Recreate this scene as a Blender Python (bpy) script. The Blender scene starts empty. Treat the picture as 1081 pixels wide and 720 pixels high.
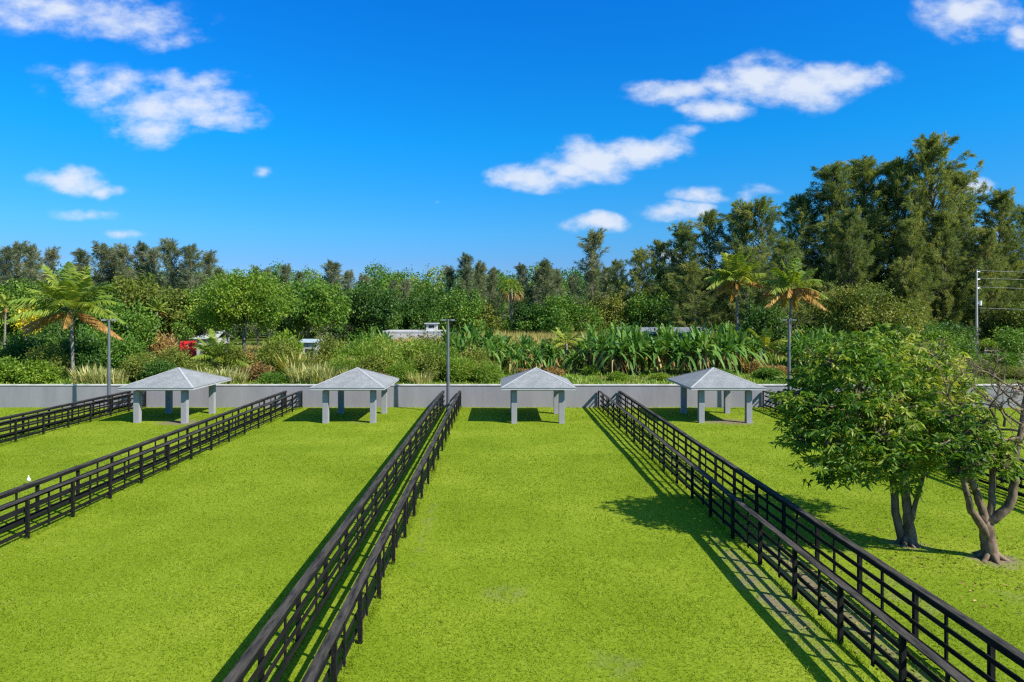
import bpy, bmesh, math, random
import numpy as np
from mathutils import Vector, Matrix

R = math.radians
rng = np.random.default_rng(7)
random.seed(7)
sc = bpy.context.scene
COL = sc.collection
F, VX, VY, CAMZ = 720.0, 529.0, 330.0, 7.5     # focal length in photo pixels, vanishing point, eye height
GZ = 1.0                                       # level of the ground behind the boundary wall
WALL_Y = 54.0

def X_at(px, d): return (px - VX) * d / F
def Z_at(py, d): return CAMZ - (py - VY) * d / F
def P(px, py, d): return (X_at(px, d), d, Z_at(py, d))

# ------------------------------------------------------------------ materials
def new_mat(name):
    m = bpy.data.materials.new(name); m.use_nodes = True
    nt = m.node_tree; nt.nodes.clear()
    out = nt.nodes.new('ShaderNodeOutputMaterial')
    return m, nt, out

def N(nt, typ, **kw):
    n = nt.nodes.new(typ)
    for k, v in kw.items():
        if k.startswith('i_'):
            n.inputs[k[2:].replace('_', ' ')].default_value = v
        else: setattr(n, k, v)
    return n

def ramp(nt, fac, stops):
    r = nt.nodes.new('ShaderNodeValToRGB')
    el = r.color_ramp.elements
    while len(el) < len(stops): el.new(0.5)
    for e, (p, c) in zip(el, stops):
        e.position = p; e.color = (*c, 1) if len(c) == 3 else c
    nt.links.new(fac, r.inputs['Fac'])
    return r.outputs['Color']

def mat_leaf(name, stops, transl=0.3, rough=0.55, spec=0.3, gain=1.3):
    stops = [(p, tuple(min(.75, v * gain) for v in c)) for p, c in stops]
    m, nt, out = new_mat(name)
    a = N(nt, 'ShaderNodeAttribute', attribute_name='var')
    oi = N(nt, 'ShaderNodeObjectInfo')
    add = N(nt, 'ShaderNodeMath', operation='MULTIPLY_ADD')
    nt.links.new(oi.outputs['Random'], add.inputs[0]); add.inputs[1].default_value = 0.22
    sub = N(nt, 'ShaderNodeMath', operation='SUBTRACT'); sub.inputs[1].default_value = 0.11
    nt.links.new(a.outputs['Fac'], sub.inputs[0]); nt.links.new(sub.outputs[0], add.inputs[2])
    col = ramp(nt, add.outputs[0], stops)
    p = N(nt, 'ShaderNodeBsdfPrincipled'); nt.links.new(col, p.inputs['Base Color'])
    p.inputs['Roughness'].default_value = rough; p.inputs['Specular IOR Level'].default_value = spec
    t = N(nt, 'ShaderNodeBsdfTranslucent')
    g = N(nt, 'ShaderNodeMix', data_type='RGBA', blend_type='MULTIPLY'); g.inputs[0].default_value = 1.0
    nt.links.new(col, g.inputs[6]); g.inputs[7].default_value = (1.25, 1.2, 0.5, 1)
    nt.links.new(g.outputs[2], t.inputs['Color'])
    mx = N(nt, 'ShaderNodeMixShader'); mx.inputs[0].default_value = transl
    nt.links.new(p.outputs[0], mx.inputs[1]); nt.links.new(t.outputs[0], mx.inputs[2])
    nt.links.new(mx.outputs[0], out.inputs['Surface'])
    return m

def mat_plain(name, c1, c2, scale=4.0, rough=0.6, spec=0.3, bump=0.0, detail=6.0, metallic=0.0, stretch=(1, 1, 1), coords='Object', lo=0.35, hi=0.65, bscale=None):
    m, nt, out = new_mat(name)
    tc = N(nt, 'ShaderNodeTexCoord'); mp = N(nt, 'ShaderNodeMapping')
    mp.inputs['Scale'].default_value = stretch
    nt.links.new(tc.outputs[coords], mp.inputs['Vector'])
    no = N(nt, 'ShaderNodeTexNoise'); no.inputs['Scale'].default_value = scale; no.inputs['Detail'].default_value = detail
    no.inputs['Roughness'].default_value = 0.65
    nt.links.new(mp.outputs[0], no.inputs['Vector'])
    col = ramp(nt, no.outputs['Fac'], [(lo, c1), (hi, c2)])
    p = N(nt, 'ShaderNodeBsdfPrincipled'); nt.links.new(col, p.inputs['Base Color'])
    p.inputs['Roughness'].default_value = rough; p.inputs['Specular IOR Level'].default_value = spec
    p.inputs['Metallic'].default_value = metallic
    if bump:
        b = N(nt, 'ShaderNodeBump'); b.inputs['Strength'].default_value = bump; b.inputs['Distance'].default_value = 0.02
        if bscale:
            n2 = N(nt, 'ShaderNodeTexNoise'); n2.inputs['Scale'].default_value = bscale; n2.inputs['Detail'].default_value = 4
            nt.links.new(mp.outputs[0], n2.inputs['Vector']); nt.links.new(n2.outputs['Fac'], b.inputs['Height'])
        else: nt.links.new(no.outputs['Fac'], b.inputs['Height'])
        nt.links.new(b.outputs[0], p.inputs['Normal'])
    nt.links.new(p.outputs[0], out.inputs['Surface'])
    return m

M = {}
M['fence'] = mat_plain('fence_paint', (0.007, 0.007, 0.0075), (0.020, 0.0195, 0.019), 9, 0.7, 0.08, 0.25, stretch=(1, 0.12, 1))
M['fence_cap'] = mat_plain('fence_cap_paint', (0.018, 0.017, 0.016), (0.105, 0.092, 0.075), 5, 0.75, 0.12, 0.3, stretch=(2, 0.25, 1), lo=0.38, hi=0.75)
M['wall'] = mat_plain('wall_paint', (0.215, 0.210, 0.225), (0.275, 0.268, 0.283), 0.55, 0.85, 0.12, 0.12, stretch=(1, 1, 0.22), bscale=14, lo=.3, hi=.6)
M['coping'] = mat_plain('coping_concrete', (0.42, 0.40, 0.37), (0.62, 0.60, 0.56), 1.2, 0.85, 0.15, 0.1)
M['post'] = mat_plain('post_paint', (0.25, 0.25, 0.265), (0.31, 0.31, 0.325), 1.2, 0.8, 0.2, 0.08, bscale=18)
M['trim'] = mat_plain('trim_paint', (0.34, 0.345, 0.35), (0.42, 0.425, 0.43), 2.0, 0.6, 0.3)
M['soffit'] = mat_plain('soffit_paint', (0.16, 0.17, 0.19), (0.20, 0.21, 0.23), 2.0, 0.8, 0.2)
M['pole'] = mat_plain('pole_steel', (0.085, 0.10, 0.115), (0.125, 0.14, 0.155), 3.0, 0.5, 0.4, stretch=(1, 1, .2))
M['lamp'] = mat_plain('lamp_housing', (0.16, 0.165, 0.17), (0.22, 0.225, 0.23), 6, 0.45, 0.4)
M['lens'] = mat_plain('lamp_lens', (0.6, 0.62, 0.6), (0.7, 0.72, 0.7), 6, 0.2, 0.5)
M['bark'] = mat_plain('bark_brown', (0.085, 0.055, 0.036), (0.27, 0.195, 0.135), 5, 0.9, 0.1, 0.9, stretch=(1, 1, 0.35), lo=0.36, hi=0.66)
M['bark_red'] = mat_plain('bark_red_brown', (0.085, 0.06, 0.04), (0.30, 0.22, 0.15), 4, 0.9, 0.1, 0.9, stretch=(1, 1, 0.4), lo=0.36, hi=0.68)
M['bark_far'] = mat_plain('bark_grey', (0.09, 0.075, 0.06), (0.22, 0.19, 0.155), 2, 0.9, 0.1)
M['twig'] = mat_plain('twig_bark', (0.13, 0.095, 0.07), (0.34, 0.27, 0.21), 3, 0.9, 0.1)
M['palm_bark'] = mat_plain('palm_bark', (0.14, 0.12, 0.10), (0.30, 0.27, 0.23), 6, 0.9, 0.1, 0.5, stretch=(.4, .4, 3))
M['banana_stem'] = mat_plain('banana_stem', (0.045, 0.035, 0.02), (0.15, 0.14, 0.06), 3, 0.7, 0.2, stretch=(1, 1, .4))
M['white_wall'] = mat_plain('white_render', (0.34, 0.34, 0.33), (0.54, 0.54, 0.53), 0.8, 0.8, 0.2, stretch=(1, 1, .4))
M['grey_roof'] = mat_plain('grey_sheet_roof', (0.15, 0.16, 0.175), (0.22, 0.23, 0.25), 0.6, 0.5, 0.4)
M['pale_roof'] = mat_plain('pale_sheet_roof', (0.34, 0.36, 0.38), (0.5, 0.52, 0.54), 1.2, 0.5, 0.4)
M['dark_opening'] = mat_plain('dark_window', (0.015, 0.017, 0.02), (0.03, 0.033, 0.04), 3, 0.15, 0.5)
M['sand'] = mat_plain('pale_sand', (0.40, 0.35, 0.28), (0.60, 0.55, 0.47), 0.6, 0.95, 0.1, 0.2)
M['wood'] = mat_plain('grey_wood', (0.17, 0.15, 0.13), (0.33, 0.30, 0.26), 4, 0.85, 0.15, 0.2, stretch=(1, 1, .2))
M['cable'] = mat_plain('cable_aluminium', (0.25, 0.26, 0.27), (0.36, 0.37, 0.38), 2, 0.5, 0.4)
M['util_pole'] = mat_plain('concrete_pole', (0.30, 0.29, 0.28), (0.44, 0.43, 0.41), 1.5, 0.85, 0.2, stretch=(1, 1, .3))
M['red_paint'] = mat_plain('red_car_paint', (0.50, 0.012, 0.015), (0.60, 0.02, 0.022), 2, 0.3, 0.5)
M['blue_paint'] = mat_plain('pale_blue_car_paint', (0.36, 0.45, 0.52), (0.42, 0.51, 0.58), 2, 0.3, 0.5)
M['silver_paint'] = mat_plain('silver_car_paint', (0.50, 0.53, 0.55), (0.58, 0.60, 0.62), 2, 0.3, 0.5)
M['rubber'] = mat_plain('tyre_rubber', (0.015, 0.015, 0.015), (0.03, 0.03, 0.03), 5, 0.8, 0.2)
M['rim'] = mat_plain('wheel_rim', (0.4, 0.4, 0.41), (0.5, 0.5, 0.51), 5, 0.35, 0.5, metallic=0.6)
M['turquoise'] = mat_plain('turquoise_plastic', (0.02, 0.42, 0.46), (0.06, 0.58, 0.60), 3, 0.4, 0.5)
M['feather'] = mat_plain('white_feathers', (0.78, 0.78, 0.75), (0.88, 0.88, 0.85), 20, 0.8, 0.1)
M['beak'] = mat_plain('yellow_bill', (0.6, 0.35, 0.04), (0.7, 0.42, 0.06), 20, 0.5, 0.3)
M['bird_leg'] = mat_plain('dark_bird_leg', (0.05, 0.05, 0.04), (0.10, 0.09, 0.06), 20, 0.6, 0.3)

# shingle roof: fine pale and dark granule speckle with weather streaks
def mat_shingle():
    m, nt, out = new_mat('grey_shingles')
    tc = N(nt, 'ShaderNodeTexCoord')
    n1 = N(nt, 'ShaderNodeTexNoise'); n1.inputs['Scale'].default_value = 9; n1.inputs['Detail'].default_value = 8; n1.inputs['Roughness'].default_value = 0.8
    n2 = N(nt, 'ShaderNodeTexNoise'); n2.inputs['Scale'].default_value = 0.9; n2.inputs['Detail'].default_value = 5
    br = N(nt, 'ShaderNodeTexVoronoi'); br.inputs['Scale'].default_value = 5.0
    for n in (n1, n2, br): nt.links.new(tc.outputs['Object'], n.inputs['Vector'])
    a = N(nt, 'ShaderNodeMath', operation='MULTIPLY_ADD'); a.inputs[1].default_value = 0.30
    nt.links.new(n2.outputs['Fac'], a.inputs[0]); nt.links.new(n1.outputs['Fac'], a.inputs[2])
    b = N(nt, 'ShaderNodeMath', operation='MULTIPLY_ADD'); b.inputs[1].default_value = 0.10
    sep = N(nt, 'ShaderNodeSeparateColor'); nt.links.new(br.outputs['Color'], sep.inputs[0])
    nt.links.new(sep.outputs[0], b.inputs[0]); nt.links.new(a.outputs[0], b.inputs[2])
    col = ramp(nt, b.outputs[0], [(0.42, (0.13, 0.14, 0.142)), (0.66, (0.215, 0.225, 0.227)), (0.9, (0.33, 0.34, 0.34))])
    p = N(nt, 'ShaderNodeBsdfPrincipled'); nt.links.new(col, p.inputs['Base Color'])
    p.inputs['Roughness'].default_value = 0.85; p.inputs['Specular IOR Level'].default_value = 0.2
    bp = N(nt, 'ShaderNodeBump'); bp.inputs['Strength'].default_value = 0.4; bp.inputs['Distance'].default_value = 0.02
    nt.links.new(b.outputs[0], bp.inputs['Height']); nt.links.new(bp.outputs[0], p.inputs['Normal'])
    nt.links.new(p.outputs[0], out.inputs['Surface'])
    return m
M['shingle'] = mat_shingle()

# ---- where the lawn is worn: ellipses (x, y, rx, ry, strength)
PAV_X = [-23.1, -10.3, 2.5, 15.2]
WORN = [(x + (1.2 if i % 2 == 0 else 0.6), 46.6, 1.9, 1.5, s) for i, (x, s) in enumerate(zip(PAV_X, (1.0, 0.45, 0.25, 1.0)))]
WORN += [(15.3, 46.9, 2.2, 1.8, 0.9), (13.1, 22.0, 0.9, 0.8, 0.8), (14.95, 20.6, 1.0, 0.9, 1.0), (11.2, 21.2, 1.6, 1.2, 0.35), (8.55, 18.5, 0.8, 7.0, 0.75), (7.1, 18.5, 0.75, 5.5, 0.7), (8.6, 34, .6, 10, .5), (-3.9, 20, .55, 9, .35), (10.6, 18, 1.3, 4.0, .4), (16.5, 19.0, 2.2, 1.6, .5),
         (-2.6, 24.0, 0.6, 9.0, 0.36), (.2, 18.4, 1.5, 1.8, 0.40), (2.4, 14.6, 1.2, 1.2, 0.40), (13.8, 17.5, 2.4, 2.4, 0.35), (-1.0, 46, 3.0, 2.0, .2)]

def mat_lawn():
    m, nt, out = new_mat('lawn_turf')
    tc = N(nt, 'ShaderNodeTexCoord'); V = tc.outputs['Object']
    n1 = N(nt, 'ShaderNodeTexNoise'); n1.inputs['Scale'].default_value = 0.22; n1.inputs['Detail'].default_value = 6; n1.inputs['Roughness'].default_value = .6
    n2 = N(nt, 'ShaderNodeTexNoise'); n2.inputs['Scale'].default_value = 9; n2.inputs['Detail'].default_value = 8; n2.inputs['Roughness'].default_value = .8
    for n in (n1, n2): nt.links.new(V, n.inputs['Vector'])
    a = N(nt, 'ShaderNodeMath', operation='MULTIPLY_ADD'); a.inputs[1].default_value = 0.6
    nt.links.new(n1.outputs['Fac'], a.inputs[0]); nt.links.new(n2.outputs['Fac'], a.inputs[2])
    green = ramp(nt, a.outputs[0], [(0.5, (0.092, 0.145, 0.005)), (0.78, (0.165, 0.235, 0.009)), (1.0, (0.27, 0.325, 0.028))])
    # worn spots
    acc = None
    n3 = N(nt, 'ShaderNodeTexNoise'); n3.inputs['Scale'].default_value = 1.6; n3.inputs['Detail'].default_value = 6
    nt.links.new(V, n3.inputs['Vector'])
    for (x, y, rx, ry, s) in WORN:
        sb = N(nt, 'ShaderNodeVectorMath', operation='SUBTRACT'); nt.links.new(V, sb.inputs[0]); sb.inputs[1].default_value = (x, y, 0)
        ml = N(nt, 'ShaderNodeVectorMath', operation='MULTIPLY'); nt.links.new(sb.outputs[0], ml.inputs[0]); ml.inputs[1].default_value = (1 / rx, 1 / ry, 0)
        ln = N(nt, 'ShaderNodeVectorMath', operation='LENGTH'); nt.links.new(ml.outputs[0], ln.inputs[0])
        mm = N(nt, 'ShaderNodeMapRange'); mm.inputs['From Min'].default_value = 1.3; mm.inputs['From Max'].default_value = 0.2
        mm.inputs['To Min'].default_value = 0; mm.inputs['To Max'].default_value = s
        nt.links.new(ln.outputs['Value'], mm.inputs['Value'])
        if acc is None: acc = mm.outputs[0]
        else:
            mxm = N(nt, 'ShaderNodeMath', operation='MAXIMUM'); nt.links.new(acc, mxm.inputs[0]); nt.links.new(mm.outputs[0], mxm.inputs[1]); acc = mxm.outputs[0]
    ad = N(nt, 'ShaderNodeMath', operation='MULTIPLY'); nt.links.new(acc, ad.inputs[0]); nt.links.new(n3.outputs['Fac'], ad.inputs[1])
    f = N(nt, 'ShaderNodeMapRange'); f.inputs['From Min'].default_value = 0.15; f.inputs['From Max'].default_value = 0.42; nt.links.new(ad.outputs[0], f.inputs['Value'])
    dirt = ramp(nt, n2.outputs['Fac'], [(0.35, (0.13, 0.10, 0.06)), (0.7, (0.28, 0.235, 0.15))])
    mx = N(nt, 'ShaderNodeMix', data_type='RGBA'); nt.links.new(f.outputs[0], mx.inputs[0]); nt.links.new(green, mx.inputs[6]); nt.links.new(dirt, mx.inputs[7])
    p = N(nt, 'ShaderNodeBsdfPrincipled'); nt.links.new(mx.outputs[2], p.inputs['Base Color'])
    p.inputs['Roughness'].default_value = 0.95; p.inputs['Specular IOR Level'].default_value = 0.1
    bp = N(nt, 'ShaderNodeBump'); bp.inputs['Strength'].default_value = 0.6; bp.inputs['Distance'].default_value = 0.05
    nt.links.new(n2.outputs['Fac'], bp.inputs['Height']); nt.links.new(bp.outputs[0], p.inputs['Normal'])
    nt.links.new(p.outputs[0], out.inputs['Surface'])
    return m
M['lawn'] = mat_lawn()

def mat_scrub_ground():
    m, nt, out = new_mat('scrub_soil')
    tc = N(nt, 'ShaderNodeTexCoord')
    n1 = N(nt, 'ShaderNodeTexNoise'); n1.inputs['Scale'].default_value = 0.18; n1.inputs['Detail'].default_value = 8; n1.inputs['Roughness'].default_value = .7
    nt.links.new(tc.outputs['Object'], n1.inputs['Vector'])
    col = ramp(nt, n1.outputs['Fac'], [(0.36, (0.05, 0.10, 0.012)), (0.5, (0.10, 0.15, 0.02)), (0.60, (0.20, 0.17, 0.05)), (0.7, (0.16, 0.12, 0.07))])
    p = N(nt, 'ShaderNodeBsdfPrincipled'); nt.links.new(col, p.inputs['Base Color']); p.inputs['Roughness'].default_value = 0.95
    p.inputs['Specular IOR Level'].default_value = 0.1
    nt.links.new(p.outputs[0], out.inputs['Surface'])
    return m
M['scrub'] = mat_scrub_ground()

# foliage colours: (var, colour) from dark leaf to young / dry leaf
M['grass'] = mat_leaf('grass_blades', [(0.0, (0.088, 0.145, 0.003)), (0.45, (0.182, 0.268, 0.007)), (0.8, (0.275, 0.360, 0.020)), (1.0, (0.36, 0.36, 0.10))], 0.42, 0.6, 0.2, 1.0)
M['lawn_tree'] = mat_leaf('lawn_tree_leaves', [(0.0, (0.024, 0.066, 0.008)), (0.42, (0.066, 0.135, 0.014)), (0.72, (0.150, 0.205, 0.024)), (1.0, (0.29, 0.29, 0.07))], 0.4, 0.5, 0.28, 1.65)
M['pine'] = mat_leaf('casuarina_needles', [(0.0, (0.045, 0.070, 0.030)), (0.5, (0.108, 0.142, 0.044)), (0.85, (0.18, 0.195, 0.058)), (1.0, (0.28, 0.24, 0.09))], 0.42, 0.7, 0.15, 1.65)
M['pine_grey'] = mat_leaf('grey_casuarina_needles', [(0.0, (0.055, 0.080, 0.05)), (0.6, (0.14, 0.165, 0.095)), (1.0, (0.26, 0.24, 0.16))], 0.4, 0.7, 0.15, 1.5)
M['broad_mid'] = mat_leaf('mid_green_leaves', [(0.0, (0.040, 0.100, 0.012)), (0.5, (0.085, 0.175, 0.018)), (0.9, (0.17, 0.24, 0.03)), (1.0, (0.26, 0.25, 0.06))], 0.3, 0.5, 0.3)
M['broad_dark'] = mat_leaf('dark_green_leaves', [(0.0, (0.020, 0.060, 0.010)), (0.6, (0.048, 0.110, 0.016)), (0.95, (0.10, 0.16, 0.025)), (1.0, (0.18, 0.19, 0.05))], 0.3, 0.5, 0.3, 1.4)
M['broad_olive'] = mat_leaf('olive_leaves', [(0.0, (0.055, 0.085, 0.014)), (0.5, (0.125, 0.155, 0.022)), (0.9, (0.22, 0.21, 0.045)), (1.0, (0.30, 0.22, 0.08))], 0.3, 0.55, 0.25, 1.5)
M['broad_lime'] = mat_leaf('yellow_green_leaves', [(0.0, (0.060, 0.125, 0.012)), (0.5, (0.145, 0.235, 0.018)), (0.9, (0.27, 0.32, 0.035)), (1.0, (0.40, 0.37, 0.07))], 0.35, 0.5, 0.3)
M['yellow_leaf'] = mat_leaf('yellow_leaves', [(0.0, (0.30, 0.28, 0.02)), (0.6, (0.62, 0.48, 0.03)), (1.0, (0.75, 0.55, 0.06))], 0.35, 0.5, 0.3)
M['reed'] = mat_leaf('pale_reed_leaves', [(0.0, (0.10, 0.13, 0.03)), (0.5, (0.30, 0.31, 0.10)), (1.0, (0.56, 0.48, 0.24))], 0.35, 0.6, 0.25, 1.35)
M['dry'] = mat_leaf('dry_brown_leaves', [(0.0, (0.10, 0.065, 0.025)), (0.5, (0.27, 0.17, 0.06)), (1.0, (0.46, 0.33, 0.14))], 0.3, 0.7, 0.15)
M['gold'] = mat_leaf('golden_dry_grass', [(0.0, (0.14, 0.15, 0.04)), (0.5, (0.33, 0.28, 0.085)), (1.0, (0.50, 0.40, 0.17))], 0.3, 0.7, 0.15)
M['banana'] = mat_leaf('banana_leaves', [(0.0, (0.035, 0.095, 0.015)), (0.5, (0.080, 0.180, 0.026)), (0.9, (0.17, 0.26, 0.05)), (1.0, (0.33, 0.31, 0.09))], 0.35, 0.5, 0.3, 1.25)
M['palm'] = mat_leaf('palm_fronds', [(0.0, (0.045, 0.090, 0.012)), (0.5, (0.11, 0.165, 0.020)), (1.0, (0.27, 0.27, 0.045))], 0.35, 0.5, 0.3, 1.75)
M['palm_dead'] = mat_leaf('dead_palm_fronds', [(0.0, (0.15, 0.085, 0.03)), (0.5, (0.33, 0.175, 0.05)), (1.0, (0.50, 0.34, 0.09))], 0.3, 0.6, 0.25)
M['weeds'] = mat_leaf('weeds_leaves', [(0.0, (0.05, 0.10, 0.012)), (0.5, (0.12, 0.20, 0.018)), (0.85, (0.24, 0.27, 0.05)), (1.0, (0.38, 0.28, 0.12))], 0.35, 0.55, 0.25, 1.6)
M['litter'] = mat_leaf('fallen_leaves', [(0.0, (0.07, 0.045, 0.02)), (0.6, (0.22, 0.13, 0.055)), (1.0, (0.42, 0.28, 0.12))], 0.1, 0.8, 0.1)

# ------------------------------------------------------------------ mesh helpers
def np_mesh(name, V, Fc, mat, var=None, smooth=False):
    V = np.asarray(V, np.float32); Fc = np.asarray(Fc, np.int32)
    me = bpy.data.meshes.new(name)
    k = Fc.shape[1]; n = len(Fc)
    me.vertices.add(len(V)); me.vertices.foreach_set('co', V.ravel())
    me.loops.add(n * k); me.loops.foreach_set('vertex_index', Fc.ravel())
    me.polygons.add(n); me.polygons.foreach_set('loop_start', np.arange(0, n * k, k, dtype=np.int32))
    try: me.polygons.foreach_set('loop_total', np.full(n, k, np.int32))
    except Exception: pass
    me.update(calc_edges=True)
    if var is not None:
        at = me.attributes.new('var', 'FLOAT', 'FACE'); at.data.foreach_set('value', np.clip(np.asarray(var, np.float32), 0, 1))
    if smooth: me.polygons.foreach_set('use_smooth', np.ones(n, bool))
    me.materials.append(M[mat]); return me

class Soup:
    def __init__(s): s.V = []; s.F = []; s.v = []; s.n = 0
    def add(s, V, Fc, var):
        V = np.asarray(V).reshape(-1, 3); Fc = np.asarray(Fc)
        s.V.append(V); s.F.append(Fc + s.n); s.v.append(np.broadcast_to(np.asarray(var, float), (len(Fc),))); s.n += len(V)
    def mesh(s, name, mat): return np_mesh(name, np.concatenate(s.V), np.concatenate(s.F), mat, np.concatenate(s.v))

def unit(a): return a / np.maximum(np.linalg.norm(a, axis=-1, keepdims=True), 1e-9)

def leaves(S, C, D, L, W, var, fold=0.25, bend=0.0):
    """leaf rhombi: base C, along D, length L, width W, each with its own random roll"""
    n = len(C); D = unit(D)
    r = unit(rng.normal(size=(n, 3))); side = unit(np.cross(D, r)); nor = np.cross(side, D)
    L = np.broadcast_to(L, (n,))[:, None]; W = np.broadcast_to(W, (n,))[:, None]
    mid = C + D * L * 0.45
    a = mid + side * W * 0.5 + nor * W * fold; b = mid - side * W * 0.5 + nor * W * fold
    tip = C + D * L; tip[:, 2] -= bend * L[:, 0]
    V = np.stack([C, a, tip, b], 1).reshape(-1, 3)
    S.add(V, np.arange(4 * n).reshape(n, 4), var)

def straps(S, base, D, L, W, droop, var, segs=4, across=None):
    """long arching strap leaves"""
    n = len(base); D = unit(D); L = np.broadcast_to(L, (n,)); W = np.broadcast_to(W, (n,)); droop = np.broadcast_to(droop, (n,))
    side = unit(np.cross(D, np.array([0, 0, 1.0])) + rng.normal(size=(n, 3)) * 0.15) if across is None else unit(across - D * np.sum(across * D, -1, keepdims=True))
    pts = []
    for i in range(segs + 1):
        t = i / segs
        c = base + D * (L * t)[:, None]; c[:, 2] -= droop * L * t * t
        w = W * (0.5 if i == 0 else (1.0 if t < 0.6 else max(0.06, 1.0 - (t - 0.55) * 2.1)))
        pts.append(np.stack([c + side * w[:, None] / 2, c - side * w[:, None] / 2], 1))
    V = np.stack(pts, 1)                         # n, segs+1, 2, 3
    idx = np.arange(n * (segs + 1) * 2).reshape(n, segs + 1, 2)
    Fc = np.stack([idx[:, :-1, 0], idx[:, 1:, 0], idx[:, 1:, 1], idx[:, :-1, 1]], -1).reshape(-1, 4)
    S.add(V.reshape(-1, 3), Fc, np.repeat(np.broadcast_to(var, (n,)), segs))

def tube_arrays(paths, sides=7):
    """paths: list of (points, radii); returns one vertex and quad array"""
    Vs, Fs, n = [], [], 0
    for pts, rad in paths:
        pts = np.asarray(pts, float); rad = np.asarray(rad, float); k = len(pts)
        tan = np.gradient(pts, axis=0); tan = unit(tan)
        up = np.array([0.13, 0.97, 0.2]) if abs(tan[0][2]) > 0.7 else np.array([0, 0, 1.0])
        a = unit(np.cross(tan, up)); b = np.cross(tan, a)
        ang = np.linspace(0, 2 * np.pi, sides, endpoint=False)
        ring = pts[:, None] + rad[:, None, None] * (np.cos(ang)[None, :, None] * a[:, None] + np.sin(ang)[None, :, None] * b[:, None])
        Vs.append(ring.reshape(-1, 3))
        i = np.arange(k * sides).reshape(k, sides); j = np.roll(i, -1, axis=1)
        Fs.append(np.stack([i[:-1], j[:-1], j[1:], i[1:]], -1).reshape(-1, 4) + n)
        n += k * sides
        # closing cap at the far end
        Vs.append(pts[-1:] + tan[-1:] * rad[-1]); c = n; n += 1
        e = i[-1] + (c - k * sides); e2 = np.roll(e, -1)
        Fs.append(np.stack([e, e2, np.full(sides, c), np.full(sides, c)], -1))
    V = np.concatenate(Vs); Fq = np.concatenate(Fs)
    return V, Fq

def tubes(name, paths, mat, sides=7):
    V, Fq = tube_arrays(paths, sides)
    me = bpy.data.meshes.new(name)
    faces = [tuple(f) if f[2] != f[3] else tuple(f[:3]) for f in Fq.tolist()]
    me.from_pydata(V.tolist(), [], faces); me.update()
    me.polygons.foreach_set('use_smooth', np.ones(len(me.polygons), bool))
    me.materials.append(M[mat]); return me

def smooth_path(pts, n=8, jitter=0.0):
    pts = np.asarray(pts, float); k = len(pts)
    t = np.linspace(0, k - 1, n); out = []
    for q in t:
        i = min(int(q), k - 2); f = q - i
        p0, p1, p2, p3 = pts[max(i - 1, 0)], pts[i], pts[i + 1], pts[min(i + 2, k - 1)]
        out.append(0.5 * ((2 * p1) + (-p0 + p2) * f + (2 * p0 - 5 * p1 + 4 * p2 - p3) * f * f + (-p0 + 3 * p1 - 3 * p2 + p3) * f ** 3))
    out = np.array(out)
    if jitter: out[1:-1] += rng.normal(size=(n - 2, 3)) * jitter
    return out

def bm_mesh(name, build, mat, bevel=0.0, smooth=False):
    bm = bmesh.new(); build(bm)
    if bevel:
        bmesh.ops.bevel(bm, geom=bm.edges[:], offset=bevel, segments=2, affect='EDGES', profile=0.6)
    bmesh.ops.recalc_face_normals(bm, faces=bm.faces)
    me = bpy.data.meshes.new(name); bm.to_mesh(me); bm.free()
    if smooth:
        for p in me.polygons: p.use_smooth = True
    me.materials.append(M[mat]); return me

def box(bm, x0, x1, y0, y1, z0, z1):
    v = [bm.verts.new(p) for p in ((x0, y0, z0), (x1, y0, z0), (x1, y1, z0), (x0, y1, z0), (x0, y0, z1), (x1, y0, z1), (x1, y1, z1), (x0, y1, z1))]
    for f in ((0, 3, 2, 1), (4, 5, 6, 7), (0, 1, 5, 4), (1, 2, 6, 5), (2, 3, 7, 6), (3, 0, 4, 7)): bm.faces.new([v[i] for i in f])

def cyl(bm, c, r0, r1, h, axis='z', n=16):
    rot = {'z': Matrix(), 'x': Matrix.Rotation(R(90), 4, 'Y'), 'y': Matrix.Rotation(R(90), 4, 'X')}[axis]
    bmesh.ops.create_cone(bm, cap_ends=True, segments=n, radius1=r0, radius2=r1, depth=h, matrix=Matrix.Translation(c) @ rot)

def obj(name, me, parent=None, loc=(0, 0, 0)):
    o = bpy.data.objects.new(name, me); COL.objects.link(o); o.location = loc
    if parent: o.parent = parent
    return o

def tag(o, label=None, cat=None, group=None, kind=None):
    if label: o['label'] = label
    if cat: o['category'] = cat
    if group: o['group'] = group
    if kind: o['kind'] = kind
    return o

def empty(name, loc=(0, 0, 0), rz=0.0):
    o = bpy.data.objects.new(name, None); COL.objects.link(o); o.location = loc; o.rotation_euler = (0, 0, rz); o.empty_display_size = 0.3
    return o

def copy_tree(o, parent=None):
    c = o.copy(); COL.objects.link(c)
    if parent: c.parent = parent
    for ch in list(o.children): copy_tree(ch, c)
    return c

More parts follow.
